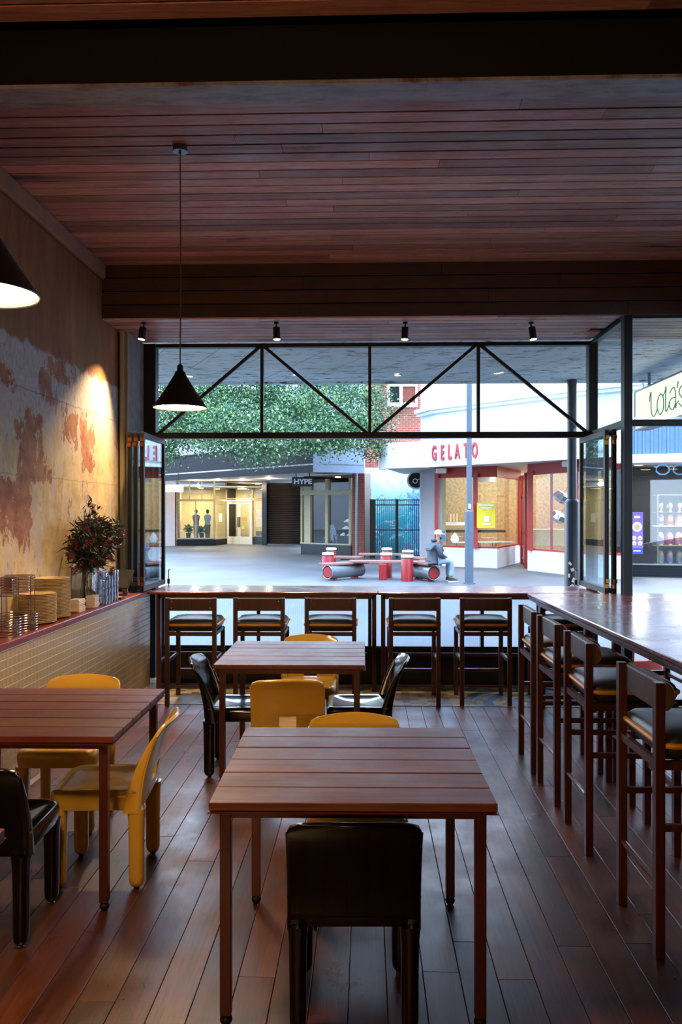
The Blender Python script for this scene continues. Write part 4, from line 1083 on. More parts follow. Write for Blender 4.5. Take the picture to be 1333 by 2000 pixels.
for k in range(26):
    a0 = Vector((ua(634)+rng_.uniform(-.1, .1), .45, 1.25)); tl.beam(a0, a0+Vector((rng_.uniform(-.5, .3), 0, -rng_.uniform(.5, .75))), .02, .01, up=(0, 1, 0))
tag(tl.build('pale_ribbons', M['palefas'], t), kind='stuff')
def trainer(t, u, v, z):
    R = []
    for q, hx, zt_ in ((0, .035, .09), (.06, .045, .13), (.14, .045, .11), (.20, .042, .07), (.27, .035, .05), (.30, .015, .03)):
        R.append([(u+q-.15, v-hx, z), (u+q-.15, v+hx, z), (u+q-.15, v+hx*.7, z+zt_), (u+q-.15, v-hx*.7, z+zt_)])
    return loft(MB(), R).build('trainer', M['white'], None, smooth=True, bevel=.01)
shelfz = [Zp(961+58, 33)-ZG, Zp(1031, 33)-ZG, Zp(1044, 33)-ZG]
rows = [((658, 670, 682), 1019.5), ((655, 666, 676), 1033), ((650, 663, 675), 1046)]
tr0 = None; rzs, _ = frame(A, B)
for (pxs, py) in rows:
    ul = ua(pxs[0])-.3; uh = ua(pxs[-1])+.35; zsh = Zp(py, 33)-ZG
    rect(t, 'display_shelf', M['black'], ul, min(uh, L), zsh-.03, zsh, .5, .25)
    for px in pxs:
        u = ua(px)+.1; a = Vector(A)+Vector((math.cos(rzs), math.sin(rzs)))*u+Vector((-math.sin(rzs), math.cos(rzs)))*.5
        if tr0 is None: tr0 = o = trainer(t, 0, 0, 0)
        else: o = tr0.copy(); COL.objects.link(o)
        o.location = (a.x, a.y, zsh+ZG); o.rotation_euler = (0, 0, rzs+PI+random.uniform(-.3, .3))
        wh = {1019.5: 'topmost', 1033: 'middle', 1046: 'lowest'}[py]; pl3 = ('by the cream post', 'mid row', 'by the brick pier')[pxs.index(px)]
        tag(o, f'white trainer on the {wh} black shelf of the shoe shop window, {pl3}', 'shoe', 'trainers in the shoe shop window')
# brick pier with down pipe, white graffitied strip, mural wall and gate
def brick_pier(A, B, h, lab, depth=.5):
    rz, L = frame(A, B); t = empty('brick_pier', (A[0], A[1], ZG), rz); tag(t, lab, 'pier')
    MB().box(.01, L-.01, .01, depth, 0, h).build('mortar_core', M['mortar'], t)
    b = MB(); k = 0; z = 0
    while z < h-.08:
        u = -(k % 2)*.12
        while u < L-.02:
            a, e = max(u, 0), min(u+.23, L)
            if e-a > .04: b.box(a, e, 0, .05, z, z+.076)
            u += .24
        b.box(0, .05, .05, depth, z, z+.076); z += .086; k += 1
    tag(b.build('bricks', M['brick'], t), kind='stuff'); return t
brick_pier(C(688.5, 31.4), C(712, 31.1), 3.3, 'red brick pier with a downpipe between the shoe shop and the painted wall')
x, y = C(697, 30.9); t = MB().tube([(0,0,0), (0,0,4.3)], .055, 10).build('downpipe', M['galv'], smooth=True); t.location = (x, y, ZG); tag(t, 'grey downpipe running down the brick pier beside the shoe shop', 'pipe')
brick_pier(C(340, 42), C(349, 42), 3.2, 'narrow orange brick pier at the near end of the clothes shop')
A = C(318, 41.5); B = C(341, 42); t, L = shop('side_wall_panel', A, B, 'pale wall panel left of the narrow orange brick pier', 'wall'); rect(t, 'panel', M['facade'], -4, L, 0, 3.3, 0, .1)
A = C(713.5, 31.8); B = C(850, 31.8)
t, L = shop('painted_wall', A, B, 'brick side wall covered with a turquoise painted mural behind the black gate', 'wall')
rect(t, 'mural_panel', M['mural'], 0, L, 0, 3.55, 0, .05); rect(t, 'brick_wall', M['brickwall'], 0, L+.5, 3.55, 9.5, .05, .15)
rect(t, 'graffiti_strip', plain('tagged_white_strip', 'b9c4d2', .8, var=.3), .02, .25, 0, 2.7, -.03, .06)
# brick building window
MB()
wn = empty('upper_window', (0, 0, 0)); a_ = C(757, 31.4); b_2 = C(816, 31.4); rz, Lw = frame(a_, b_2); wn.location = (a_[0], a_[1], Zp(795, 31.4)); wn.rotation_euler = (0, 0, rz)
tag(wn, 'white-framed upstairs window in the pink brick wall', 'window'); hh = Zp(750, 31.4)-Zp(795, 31.4)
MB().box(0, Lw, -.12, -.02, 0, .16).box(0, .09, -.1, -.02, 0, hh).box(Lw-.09, Lw, -.1, -.02, 0, hh).box(Lw*.4, Lw*.5, -.1, -.02, 0, hh).box(0, Lw, -.1, -.02, hh-.1, hh).build('window_frame', M['white'], wn)
MB().box(.09, Lw*.4, -.03, -.02, .16, hh-.1).build('dark_pane', M['charcoal'], wn); MB().box(Lw*.5, Lw-.09, -.03, -.02, .16, hh-.1).build('brick_red_blind', M['brick'], wn)
A = C(726, 30.6); B = C(826, 30.4); rz, L = frame(A, B); t = empty('metal_gate', (A[0], A[1], ZG), rz); tag(t, 'tall black picket gate in front of the turquoise mural', 'gate')
hg = Zp(975, 30.5)-ZG
for nm, u0, u1 in (('gate_post', -.06, .14), ('gate_post', L*.5-.05, L*.5+.05), ('gate_post', L-.04, L+.06)): rect(t, nm, M['black'], u0, u1, 0, hg, 0, .1)
for z in (.12, hg*.48, hg-.22, hg-.03): rect(t, 'rail', M['black'], 0, L, z-.02, z+.02, 0, .04)
for k in range(1, 26):
    u = L*k/26; MB().box(u-.012, u+.012, -.012, .012, .1, hg-.03).build('picket', M['black'], t)
x, y = C(813, 29.8); t = empty('round_sign', (x, y, Zp(938, 29.8))); tag(t, 'round black disc sign with a white key shape beside the gelato canopy', 'sign')
MB().tube([(0, 0, 0), (0, .05, 0)], .34, 28).build('rim', M['white'], t, smooth=True); MB().tube([(0, -.02, 0), (0, .01, 0)], .28, 28).build('disc', M['shopdark'], t, smooth=True)
MB().loop([(-.03+.08*math.cos(a*PI/10), -.03, -.03+.08*math.sin(a*PI/10)) for a in range(20)], .022, 6).beam((.04, -.03, .0), (.19, -.03, .08), .03, .05, up=(0, 1, 0)).build('key_shape', M['white'], t, smooth=True)

# dark canopy over the left shops
c1 = C(240, 38.5); c0 = C(612, 27.7); c2 = C(712, 28.5); zb_, zt_ = 3.05, 4.1
t = empty('street_canopy', (c0[0], c0[1], 0)); tag(t, 'charcoal street canopy over the clothes and shoe shops, pale on its short side', 'canopy')
def strip(t, a, b, z0, z1, nm, mat, th=.08):
    rz, L = frame(a, b); o = MB().box(0, L, 0, th, z0, z1).build(nm, mat, t); p = t.location
    o.location = (a[0]-p.x, a[1]-p.y, 0); o.rotation_euler = (0, 0, rz); return o
strip(t, c1, c0, zb_, zt_, 'dark_fascia', M['charcoal']); strip(t, c0, c2, zb_, zt_, 'pale_fascia', M['palefas'])
far = [C(713, 33), C(590, 45), C(430, 48), C(240, 47)]
poly = [(q[0]-c0[0], q[1]-c0[1]) for q in [c1, c0, c2]+far]
MB().prism(poly, zb_+.25, zb_+.3).build('soffit', M['white'], t); MB().prism(poly, zt_-.1, zt_-.05).build('roof', M['charcoal'], t)
for (px, py) in ((381, 941), (425, 939), (473, 935), (525, 932)):
    Yc = (zb_+.24-H)*FPX/(1000-py-3); Yc = min(Yc, 41); x, y = C(px, Yc)
    o = MB().lathe([(0, -.03), (.09, -.03), (.09, 0), (0, 0)], (0,0,0), 14).build('canopy_downlight', M['spotglow']); o.location = (x, y, zb_+.24)
    tag(o, 'small glowing downlight under the dark canopy before the clothes shop', 'light', 'downlights under the dark canopy')
    l = bpy.data.lights.new('canopy_lamp', 'POINT'); l.energy = 45; l.color = (1, .75, .5); l.shadow_soft_size = .1
    lo = bpy.data.objects.new('canopy_lamp', l); COL.objects.link(lo); lo.location = (0, 0, -.2); lo.parent = o
x, y = C(592, 29.5); t = empty('hanging_sign', (x, y, Zp(941, 29.5)), RHO); tag(t, 'black rectangular hanging sign with grey letters reading HYPE', 'sign')
MB().cb(0, 0, 0, .80, .16, .34).build('sign_box', M['shopdark'], t, bevel=.01)
text_mesh('lettering', 'HYPE', .25, plain('grey_letters', 'c9c9c9', .6), t, (0, -.085, -.0), bold=.010, sx=1.15)
for s_ in (-1, 1): MB().tube([(s_*.25, 0, .17), (s_*.25, 0, 3.31-Zp(941, 29.5))], .02, 6).build('hanger', M['black'], t)
x, y = C(341, 33); t = empty('light_box_sign', (x, y, Zp(954, 33)), RHO); tag(t, 'small glowing blank light box hanging under the dark canopy', 'sign')
MB().cb(0, 0, 0, .72, .18, .30).build('light_box', emit('light_box', 'fff2d8', 1.6), t, bevel=.03, seg=3); MB().tube([(.15, 0, .15), (.15, 0, 3.31-Zp(954, 33))], .015, 6).build('hanger', M['black'], t)
o = MB().lathe([(0, -.06), (.09, -.05), (.11, 0), (.06, .05), (0, .06)], (0,0,0), 14).build('security_siren', M['red'], smooth=True); x, y = C(371.5, 34.0)
o.location = (x, y, Zp(913, 34)); tag(o, 'small red alarm siren on the dark canopy fascia', 'alarm')

# gelato building
F = [C(742, 25.8), C(758, 25.0), C(792, 24.6), C(832, 24.2), C(1135, 20.3), C(1215, 19.4)]
t = empty('gelato_canopy', (F[3][0], F[3][1], 0)); tag(t, 'white shop canopy with red GELATO lettering, its corner fluted', 'canopy')
z0, z1 = 3.02, 3.82
def local(t, q): return (q[0]-t.location.x, q[1]-t.location.y)
f_ = MB()
for a, b in ((F[0], F[1]), (F[1], F[2]), (F[2], F[3])):
    n = 6
    for k in range(n):
        p = Vector(a).lerp(Vector(b), k/n); q = Vector(a).lerp(Vector(b), (k+1)/n); d = (q-p); nrm = Vector((d.y, -d.x)).normalized()*.04
        pl_ = [p, p.lerp(q, .15)+nrm, p.lerp(q, .5)+nrm, p.lerp(q, .65)]
        nb = (p.lerp(q, 1.0)); vs = [local(t, v) for v in pl_+[nb, nb-nrm*2, p-nrm*2]]
        f_.prism(vs, z0, z1)
tag(f_.build('fluted_fascia', M['facade'], t), kind='stuff')
strip(t, F[3], F[4], z0, z1, 'fascia', M['facade']); strip(t, F[4], F[5], z0, z1, 'fascia', M['facade'])
Wl = [C(822, 27.6), C(850, 26.4), C(972, 25.2), C(1018, 28.2), C(1031, 24.3), C(1125, 22.2), C(1222, 21.0)]
MB().prism([local(t, q) for q in F+[C(1222, 23.5), C(1031, 30), C(900, 31), C(790, 31)]], z0+.10, z0+.18).build('soffit', M['white'], t)
rz, Lf = frame(F[3], F[4])
def uf(px):
    k = (px-666.5)/FPX; d = Vector((k*cs-sn, k*sn+cs)); a = Vector(F[3]); e = Vector(F[4])-a
    return (Matrix(((d.x, -e.x), (d.y, -e.y))).inverted() @ a)[1]
for ch, px in zip('GELATO', (850, 866, 880, 895, 912, 929)):
    f = uf(px); p = Vector(F[3]).lerp(Vector(F[4]), f); q = local(t, p); Yc = 24.0-f*3.7
    o = text_mesh('letter', ch, .60, plain('faded_red_letter', '9a2634', .5), t, (q[0]+math.sin(rz)*.03, q[1]-math.cos(rz)*.03, Zp(885.5-(px-850)*.07, Yc)), (PI/2, 0, rz), ext=.02, sx=.44, bold=.016)
for px, py in ((830, 917), (1022, 902)):
    f = uf(px); p = Vector(F[3]).lerp(Vector(F[4]), f)+Vector((.1, .7)); q = local(t, p)
    MB().lathe([(0, -.02), (.16, -.02), (.16, 0), (0, 0)], (q[0], q[1], z0+.10), 16).build('downlight', M['spotglow'], t)
for px, Yc in ((862, 26.0), (1112, 22.2)):
    q = local(t, C(px, Yc)); MB().cb(q[0], q[1], z0-.02, .34, .3, .16).build('speaker_box', M['white'], t, bevel=.03, seg=2)
# walls
g0 = empty('gelato_building', (Wl[1][0], Wl[1][1], 0)); tag(g0, 'white corner building with upper cornice housing the red-framed gelato shop', 'building')
def seg(a, b, z0, z1, nm, mat, th=.25, off=0):
    o = strip(g0, a, b, z0, z1, nm, mat, th); return o
seg(Wl[0], Wl[1], ZG, 3.2, 'corner_pier', M['facade']); 
o = MB().prism([local(g0, q) for q in (Wl[0], Wl[1], C(855, 27.0), C(828, 31.2), C(820, 31.2))], ZG, 3.2).build('pier_return', M['facade'], g0)
for a, b in ((Wl[1], Wl[2]), (Wl[2], Wl[3]), (Wl[4], Wl[5]), (Wl[5], Wl[6])):
    seg(a, b, ZG, .50, 'plinth', M['facade'])
    seg(a, b, .50, .56, 'sill', M['red'], .14); seg(a, b, 2.78, 3.12, 'lintel', M['red'], .12)
def redpost(px, Yc, wd, z0=.5, z1=2.9):
    q = local(g0, C(px, Yc)); MB().cb(q[0], q[1], (z0+z1)/2, wd, .12, z1-z0).build('window_post', M['red'], g0)
for px, Yc, wd in ((853, 26.3, .12), (929, 25.5, .14), (1016, 28.0, .14), (1036, 24.1, .16), (1078, 23.3, .05), (1126, 22.2, .1), (1180, 21.5, .1)): redpost(px, Yc, wd)
redpost(1020, 27.2, .10, ZG, 2.9); redpost(1028, 25.2, .10, ZG, 2.9); redpost(1024, 26.5, .06, ZG, 2.2)
for z in (2.2, 1.0, .5, .1):
    a, b = C(1019.5, 27.2), C(1029, 25.0); strip(g0, a, b, z-.03, z+.03, 'door_rail', M['red'], .05)
seg(C(1020, 27.2), C(1029, 25.0), .0, 2.9, 'door_glass', M['shopglass'], .01)
for a, b in ((Wl[1], Wl[2]), (Wl[2], Wl[3]), (Wl[4], Wl[5]), (Wl[5], Wl[6])): seg(a, b, .56, 2.78, 'window_pane', M['shopglass'], .01)
# interior
bw = strip(g0, C(835, 33), C(1040, 31.5), ZG, 3.2, 'stone_back_wall', M['stone'], .1)
strip(g0, C(1030, 31.5), C(1250, 27.5), ZG, 3.2, 'back_wall', M['stone'], .1)
MB().prism([local(g0, q) for q in (C(850, 27), C(972, 26), C(1031, 28.8), C(1125, 23), C(1222, 22), C(1250, 28), C(1040, 32), C(835, 33))], ZG, ZG+.02).build('shop_floor', M['slab'], g0)
for k, (px, Yc) in enumerate(((900, 29), (980, 30), (1080, 26.5), (1170, 25))):
    q = C(px, Yc); l = bpy.data.lights.new('shop_lamp', 'AREA'); l.energy = 60; l.size = .6; l.shape = 'DISK'; l.color = (1, .80, .52)
    lo = bpy.data.objects.new('shop_lamp', l); COL.objects.link(lo); lo.location = (q[0], q[1], 3.05)
    qq = local(g0, q); MB().cb(qq[0], qq[1], 3.08, .8, .08, .04).build('strip_light', M['spotglow'], g0)
def inb(px0, px1, py0, py1, Yc, nm, mat, th=.05):
    a = C(px0, Yc); b = C(px1, Yc); rz, L = frame(a, b); o = MB().box(0, L, 0, th, Zp(py1, Yc), Zp(py0, Yc)).build(nm, mat, g0); q = local(g0, a); o.location = (q[0], q[1], 0); o.rotation_euler = (0, 0, rz); return o
inb(932, 968, 982, 1031, 25.15, 'yellow_poster', M['yposter'], .01)
wl_ = plain('poster_white_print', 'f2f0d0', .6)
for k, (a, b, c, d) in enumerate(((935, 965, 985, 989), (939, 961, 991, 993.5), (946, 956, 1008, 1019), (943, 959, 1021, 1026))): inb(a, b, c, d, 25.12, 'poster_print', wl_, .01)
inb(872, 988, 1035, 1040, 29.5, 'long_counter', M['shopdark'], .6); inb(872, 912, 1020, 1026, 31.5, 'wall_shelf', M['white'], .3)
inb(1042, 1110, 1034, 1066, 26.0, 'serving_counter', M['blind'], .6); inb(856, 870, 1037, 1057, 26.0, 'blue_sticker', plain('blue_print', '3a6fa8', .5), .01)
inb(932, 968, 925, 941, 30.0, 'upper_panel', plain('lilac_panel', 'a9a4c0', .6))
inb(862, 871, 930, 1065, 26.9, 'cream_blind', M['blind']); inb(969, 981, 988, 1026, 32.3, 'framed_menu', M['white'])
for px in (880, 886, 892): inb(px, px+2.5, 1003, 1019, 31.4, 'bottle', M['cream'])
for px, py in ((1098, 969), (1093, 1008)):
    q = C(px, 24.5); o = MB().lathe([(0, .1), (.2, .08), (.26, -.06), (.22, -.16), (.0, -.2)], (0,0,0), 8).build('foil_pendant', M['chrome']); o.location = (q[0], q[1], Zp(py, 24.5)); o.rotation_euler = (.4, .5, 0)
    tag(o, 'silver faceted pendant in the gelato shop window, '+('the upper one' if py < 1000 else 'the lower one'), 'lamp', 'silver pendants in the gelato shop')
    MB().tube([(0, 0, .1), (0, 0, 3.1-Zp(py, 24.5))], .006, 4).build('cord', M['black'], o).rotation_euler = (0, 0, 0)
# white egg-shaped sign (plain stand-in), cafe tables and stools inside
q = local(g0, C(889, 25.6)); MB().lathe([(0, -.15), (.10, -.12), (.14, -.02), (.09, .1), (0, .2)], (q[0], q[1], Zp(1052, 25.6)), 14, sy=.15).build('white_decal', M['white'], g0, smooth=True)
for i, (px, Yc) in enumerate(((951, 27.6), (986, 27.8), (908, 27.4))):
    q = C(px, Yc); t = empty('cafe_table', (q[0], q[1], ZG)); tag(t, 'small pale square table inside the gelato shop, '+('left of the red door post', 'nearest the red door post', 'behind the slim pole')[i], 'table', 'tables inside the gelato shop')
    MB().cb(0, 0, .73, .6, .6, .03).build('table_top', M['white'], t)
    for sx in (-1, 1):
        for sy in (-1, 1): MB().cb(sx*.25, sy*.25, .36, .035, .035, .72).build('leg', M['creamfr'], t)
# upper facade
U = [C(822, 27.6), C(850, 26.6), C(1125, 22.6), C(1260, 21.3), C(1500, 20)]
for a, b in zip(U[:-1], U[1:]):
    seg(a, b, 3.2, 9.5, 'upper_wall', M['facade']); 
    for z, h, pr in ((5.05, .12, .25), (4.95, .10, .15), (6.3, .14, .22), (3.95, .08, .12)):
        rz, L = frame(a, b); nrm = Vector((math.sin(rz), -math.cos(rz)))*pr
        strip(g0, Vector(a)+nrm, Vector(b)+nrm, z, z+h, 'cornice', M['facade'], pr)

# wig shop at the right
A = C(1205, 22.2); B = C(1420, 21.4)
t, L = shop('wig_shop', A, B, 'shop with blue ribbed fascia, dark glass and glass shelves of wigs')
def uw(px): return (C(px, 22)[0]-A[0])
zr = Zp(1103, 22)-ZG; zt = Zp(905, 22)-ZG
rect(t, 'riser', M['charcoal'], 0, L, 0, zr, 0, .12); rect(t, 'sill', M['galv'], 0, L, zr, zr+.03, -.03, .1)
for k in range(3):
    rect(t, 'riser_joint', M['shopdark'], 0, L, zr*(k+1)/4-.004, zr*(k+1)/4+.004, -.061, .004)
rect(t, 'window_pane', glass('tinted_shop_glass', (.80, .85, .90, 1), .8), 0, L, zr+.03, zt, .0, .01)
interior(t, L, 3.5, 3.2, M['shopdark'], 160, (1, .9, .75), nm=2)
rect(t, 'upper_wall', M['facade'], 0, L, 3.2, 9, .05, .2)
a = C(1205, 19.6); b = C(1430, 18.9)
cn = empty('blue_canopy', (a[0], a[1], 0)); tag(cn, 'canopy with blue ribbed cladding above a white gutter over the wig shop', 'canopy')
zb2, zt2 = Zp(905, 19.5), Zp(826, 19.5)
rzc, Lc = frame(a, b); cn.rotation_euler = (0, 0, rzc)
MB().box(0, Lc, 0, .1, Zp(888, 19.5), zt2).build('backing', M['blueclad'], cn)
k = 0; u = .05
while u < Lc: MB().prism([(u, -.035), (u+.05, -.035), (u+.07, .01), (u-.02, .01)], Zp(888, 19.5), zt2).build('cladding_rib', M['blueclad'], cn); u += .185
MB().box(0, Lc, -.12, .1, zb2, Zp(888, 19.5)).build('gutter', M['white'], cn, bevel=.03, seg=2); MB().box(0, Lc, 0, 2.6, zb2+.1, zb2+.16).build('soffit', M['white'], cn)
for px in (1272, 1330): MB().lathe([(0, -.02), (.14, -.02), (.14, 0), (0, 0)], ((C(px, 20.2)[0]-a[0]), .5, zb2+.10), 14).build('downlight', M['spotglow'], cn)
# blue spectacles sign in the window
gsg = empty('spectacles_sign', (C(1312, 21.8)[0], C(1312, 21.8)[1], Zp(915, 21.8)), RHO); tag(gsg, 'blue outline sign shaped like a pair of spectacles in the wig shop window', 'sign')
bl = emit('blue_neon', '6fb2f0', .9)
for s_ in (-1, 1):
    P = [(s_*(.235+.19*math.cos(a)), 0, -.03+.14*math.sin(a)) for a in [PI/8+i*PI/4 for i in range(8)]]
    MB().loop(P, .022, 6).build('rim', bl, gsg)
MB().tube([(-.06, 0, .04), (0, 0, .07), (.06, 0, .04)], .02, 6).build('bridge', bl, gsg); 
for s_ in (-1, 1): MB().tube([(s_*.41, 0, .05), (s_*.47, 0, .05)], .022, 6).build('hinge_stub', bl, gsg)
# poster
pc = C(1245, 21.85); po = empty('window_poster', (pc[0], pc[1], Zp(1041, 21.85)), RHO); tag(po, 'tall purple salon poster with portrait ovals in the wig shop window', 'poster')
MB().cb(0, 0, 0, .33, .01, 1.15).build('poster_sheet', plain('purple_print', '7d5aa8', .5), po); MB().cb(0, -.006, -.49, .33, .004, .16).build('blue_foot_band', plain('blue_print_band', '2c3f8f', .5), po)
for (u, z, r) in ((0, .17, .135), (-.08, -.14, .06), (.08, -.14, .06), (-.08, -.28, .06), (.08, -.28, .06)):
    MB().tube([(u, -.012, z), (u, 0, z)], r, 18).build('portrait_oval', M['white'], po); MB().tube([(u, -.016, z-.01), (u, -.01, z-.01)], r*.6, 14).build('portrait_face', plain('portrait_tone', 'c79a84', .6), po)
MB().cb(0, -.008, .44, .16, .004, .06).build('heading_print', M['white'], po); MB().cb(0, -.008, -.49, .2, .006, .03).build('foot_print', M['white'], po)
# glass display case and wig heads
dc = empty('display_case', (*C(1286, 22.9), ZG), RHO); tag(dc, 'lit glass display case with shelves of styled wigs in the wig shop', 'display case')
Ws = 1.3; lev = [Zp(y_, 22.9)-ZG for y_ in (1101, 1065.5, 1027, 1000, 966)]
for z in lev: MB().box(0, Ws, 0, .4, z-.015, z).build('shelf', M['creamfr'] if z != lev[2] else M['spotglow'], dc)
for u in (0, Ws): MB().box(u-.02, u+.02, 0, .02, 0, lev[-1]).build('case_post', M['creamfr'], dc)
lc = bpy.data.lights.new('case_lamp', 'AREA'); lc.energy = 45; lc.shape = 'RECTANGLE'; lc.size = 1.2; lc.size_y = .2; lc.color = (1, .9, .8)
lo = bpy.data.objects.new('case_lamp', lc); COL.objects.link(lo); lo.parent = dc; lo.location = (.65, -.25, lev[-1]+.3); lo.rotation_euler = (D(-20), 0, 0)
def wig(u, z, hcol, s_, long, lab):
    t = empty('styled_wig', (0, 0, 0)); x, y = C(1286, 22.9); 
    t.location = (x+u*cs-.2*sn, y+u*sn+.2*cs, z+ZG); tag(t, lab, 'wig', 'wigs on display in the wig shop')
    MB().lathe([(0, 0), (.07*s_, 0), (.035*s_, .05*s_), (.035*s_, .12*s_), (.06*s_, .16*s_), (.075*s_, .22*s_), (.07*s_, .29*s_), (.03*s_, .335*s_), (0, .34*s_)], (0,0,0), 12).build('mannequin_head', M['cream'], t, smooth=True)
    lo_ = -.0 if long else .17
    MB().lathe([(.10*s_, max(.03, lo_)*s_), (.105*s_, .15*s_), (.095*s_, .27*s_), (.06*s_, .36*s_), (0, .38*s_)], (0, .058, 0), 12, cap=False).build('hair', hcol, t, smooth=True)
    hb = [c for c in t.children if c.name.startswith('hair')][0]
    return t
hc = {n: plain('hair_'+n, c, .5) for n, c in (('blue', '3a57a8'), ('auburn', '8a3a20'), ('pink', 'c77a9a'), ('silver', '9a9aa4'), ('magenta', 'b0285f'), ('lilac', 'a087b8'), ('black', '1a1518'), ('mint', '86a9a8'), ('blonde', 'c8b27a'))}
names = {0: 'bottom', 1: 'second', 2: 'third', 3: 'top'}
for r, cols in enumerate((('mint', 'lilac', 'silver', 'black'), ('lilac', 'magenta', 'pink', 'blue'), ('blue', 'auburn', 'pink', 'silver'), ('black', 'blonde', 'auburn', 'mint'))):
    for c, nm in enumerate(cols):
        wig(.17+c*.27, lev[r], hc[nm], 1.0 if r != 3 else .8, r < 3, f'{nm} wig on a pale head, {names[r]} shelf of the wig display case')
# verandah sign
s0 = onX(1242, 800, 3.5); y_far = s0[1]; y_near = y_far-2.0
sg = empty('lightbox_sign', (3.5, (y_far+y_near)/2, 2.865)); tag(sg, 'long cream lit sign box under the verandah with green handwritten lettering', 'sign')
zlo, zhi = Zp(840, y_far)-2.865, Zp(770, y_far)-2.865; ylo, yhi = -1.0, 1.0
MB().box(-.0, .16, ylo, yhi, zlo, zhi).build('sign_face', emit('lit_sign_face', 'fff8e4', 1.25), sg)
fr_ = MB().box(-.012, .17, ylo, yhi, zhi, zhi+.02).box(-.012, .17, ylo, yhi, zlo-.02, zlo).box(-.012, .17, yhi, yhi+.02, zlo-.02, zhi+.02).build('sign_frame', M['galv'], sg)
for yy in (.72, -.6): MB().tube([(.08, yy, zhi), (.08, yy, 3.42-2.865)], .02, 8).build('hanger', M['galv'], sg)
grn = plain('green_script', '4fae6c', .5)
def stroke(P):
    pts = []
    for (a, b) in P:
        q = onX(1140+a/6.907, 660+b/6.907, 3.492); pts.append((q[0]-3.5, q[1]-(y_far+y_near)/2, q[2]-2.865))
    # smooth
    out = []; n = len(pts)
    for i in range(n-1):
        p0, p1, p2, p3 = [Vector(pts[max(0, min(n-1, i+k))]) for k in (-1, 0, 1, 2)]
        for s_ in range(6):
            u = s_/6; out.append(.5*((2*p1)+(p2-p0)*u+(2*p0-5*p1+4*p2-p3)*u*u+(3*p1-p0-3*p2+p3)*u**3))
    out.append(Vector(pts[-1])); MB().tube(out, .0065, 6).build('script_stroke', grn, sg, smooth=True)
stroke([(893, 860), (900, 790), (915, 735), (915, 850), (918, 980), (940, 1060), (975, 1030), (1000, 960)])
stroke([(1075, 790), (1045, 755), (1010, 820), (998, 930), (1020, 1015), (1045, 1030), (1080, 960), (1085, 850), (1070, 770)])
stroke([(1072, 795), (1105, 720), (1118, 655), (1112, 800), (1113, 960), (1122, 990), (1150, 930), (1165, 880)])
stroke([(1168, 745), (1195, 690), (1225, 668), (1245, 740), (1243, 850), (1245, 945), (1262, 880), (1290, 850)])
stroke([(1243, 800), (1190, 820), (1163, 870), (1165, 930), (1195, 968), (1225, 945), (1245, 880)])
stroke([(1283, 585), (1276, 630), (1268, 672)])
stroke([(1350, 630), (1310, 670), (1295, 740), (1330, 800), (1375, 840), (1380, 900), (1335, 925), (1290, 880)])

# ------------------------------------------------------------------ tree
def tree(px, Yc, lab):
    x, y = C(px, Yc); t = empty('street_tree', (x, y, ZG)); tag(t, lab, 'tree')
    MB().tube([(0, 0, 0), (.05, 0, 1.5), (-.05, .1, 3.2), (.3, 0, 4.6)], .22, 12, r1=.14).build('trunk', M['bark'], t, smooth=True)
    rng = np.random.default_rng(4); br = []
    cc = [Vector((*(np.array(C(p_, yc))-np.array([x, y])), Zp(q_, yc)-ZG)) for p_, q_, yc in
          ((330, 800, 25), (380, 760, 26), (430, 820, 24), (480, 740, 26), (520, 830, 24), (470, 845, 23), (560, 770, 26), (620, 800, 25), (600, 850, 24), (540, 862, 23.5),
           (660, 770, 26), (670, 850, 24.5), (700, 830, 25), (380, 845, 24), (420, 850, 23), (330, 860, 24), (500, 870, 23), (300, 870, 24), (640, 855, 24), (340, 770, 26), (420, 770, 26), (490, 770, 26), (400, 800, 25), (600, 740, 27), (690, 760, 26.5), (350, 720, 27), (560, 720, 27), (640, 720, 27), (450, 700, 27), (725, 800, 26.3), (250, 820, 25), (350, 815, 25), (400, 745, 27), (460, 810, 25), (300, 760, 26), (520, 790, 26), (570, 810, 25), (650, 810, 25), (730, 862, 25.5))]
    for c in cc: MB().tube([(.2, 0, 4.3), c*.5+Vector((0, 0, 2.2)), c], .04, 6, r1=.01).build('branch', M['bark'], t, smooth=True)
    V = []; Fc = []; n = 0
    for c in cc:
        rad = .8 if c.z < 4.6 else 1.1
        for s__ in range(60):
            u = rng.normal(size=3); u /= np.linalg.norm(u); r = rad*rng.random()**.4
            tw = np.array(c)+u*r*np.array([1.15, 1, .62]); 
            m = 30
            base = tw+rng.normal(size=(m, 3))*np.array([.15, .15, .15]); d = rng.normal(size=(m, 3))+np.array([0, 0, -.35]); d /= np.linalg.norm(d, axis=1)[:, None]
            sd = np.cross(d, rng.normal(size=(m, 3))); sd /= np.linalg.norm(sd, axis=1)[:, None]
            Ls = rng.uniform(.07, .125, (m, 1)); wd = Ls*.24
            a = base; b = base+d*Ls*.5+sd*wd; e = base+d*Ls; f = base+d*Ls*.5-sd*wd
            V.append(np.stack([a, b, e, f], 1).reshape(-1, 3)); 
            Fc.append(np.arange(n, n+4*m).reshape(-1, 4)); n += 4*m
    V = np.concatenate(V); Fc = np.concatenate(Fc)
    me = bpy.data.meshes.new('foliage'); me.from_pydata(V.tolist(), [], Fc.tolist()); me.materials.append(M['leaf'])
    o = bpy.data.objects.new('foliage', me); COL.objects.link(o); o.parent = t; tag(o, kind='stuff')
tree(286, 25, 'broad evergreen street tree whose crown hangs over the dark canopy')
# building behind the tree
A = C(150, 50); B = C(713, 40); t, L = shop('far_building', A, B, 'tall pale building mostly hidden behind the street tree', 'building'); rect(t, 'wall', plain('far_render', 'a9b2b8', .8), 0, L, 3.2, 9, 3.0, .3)

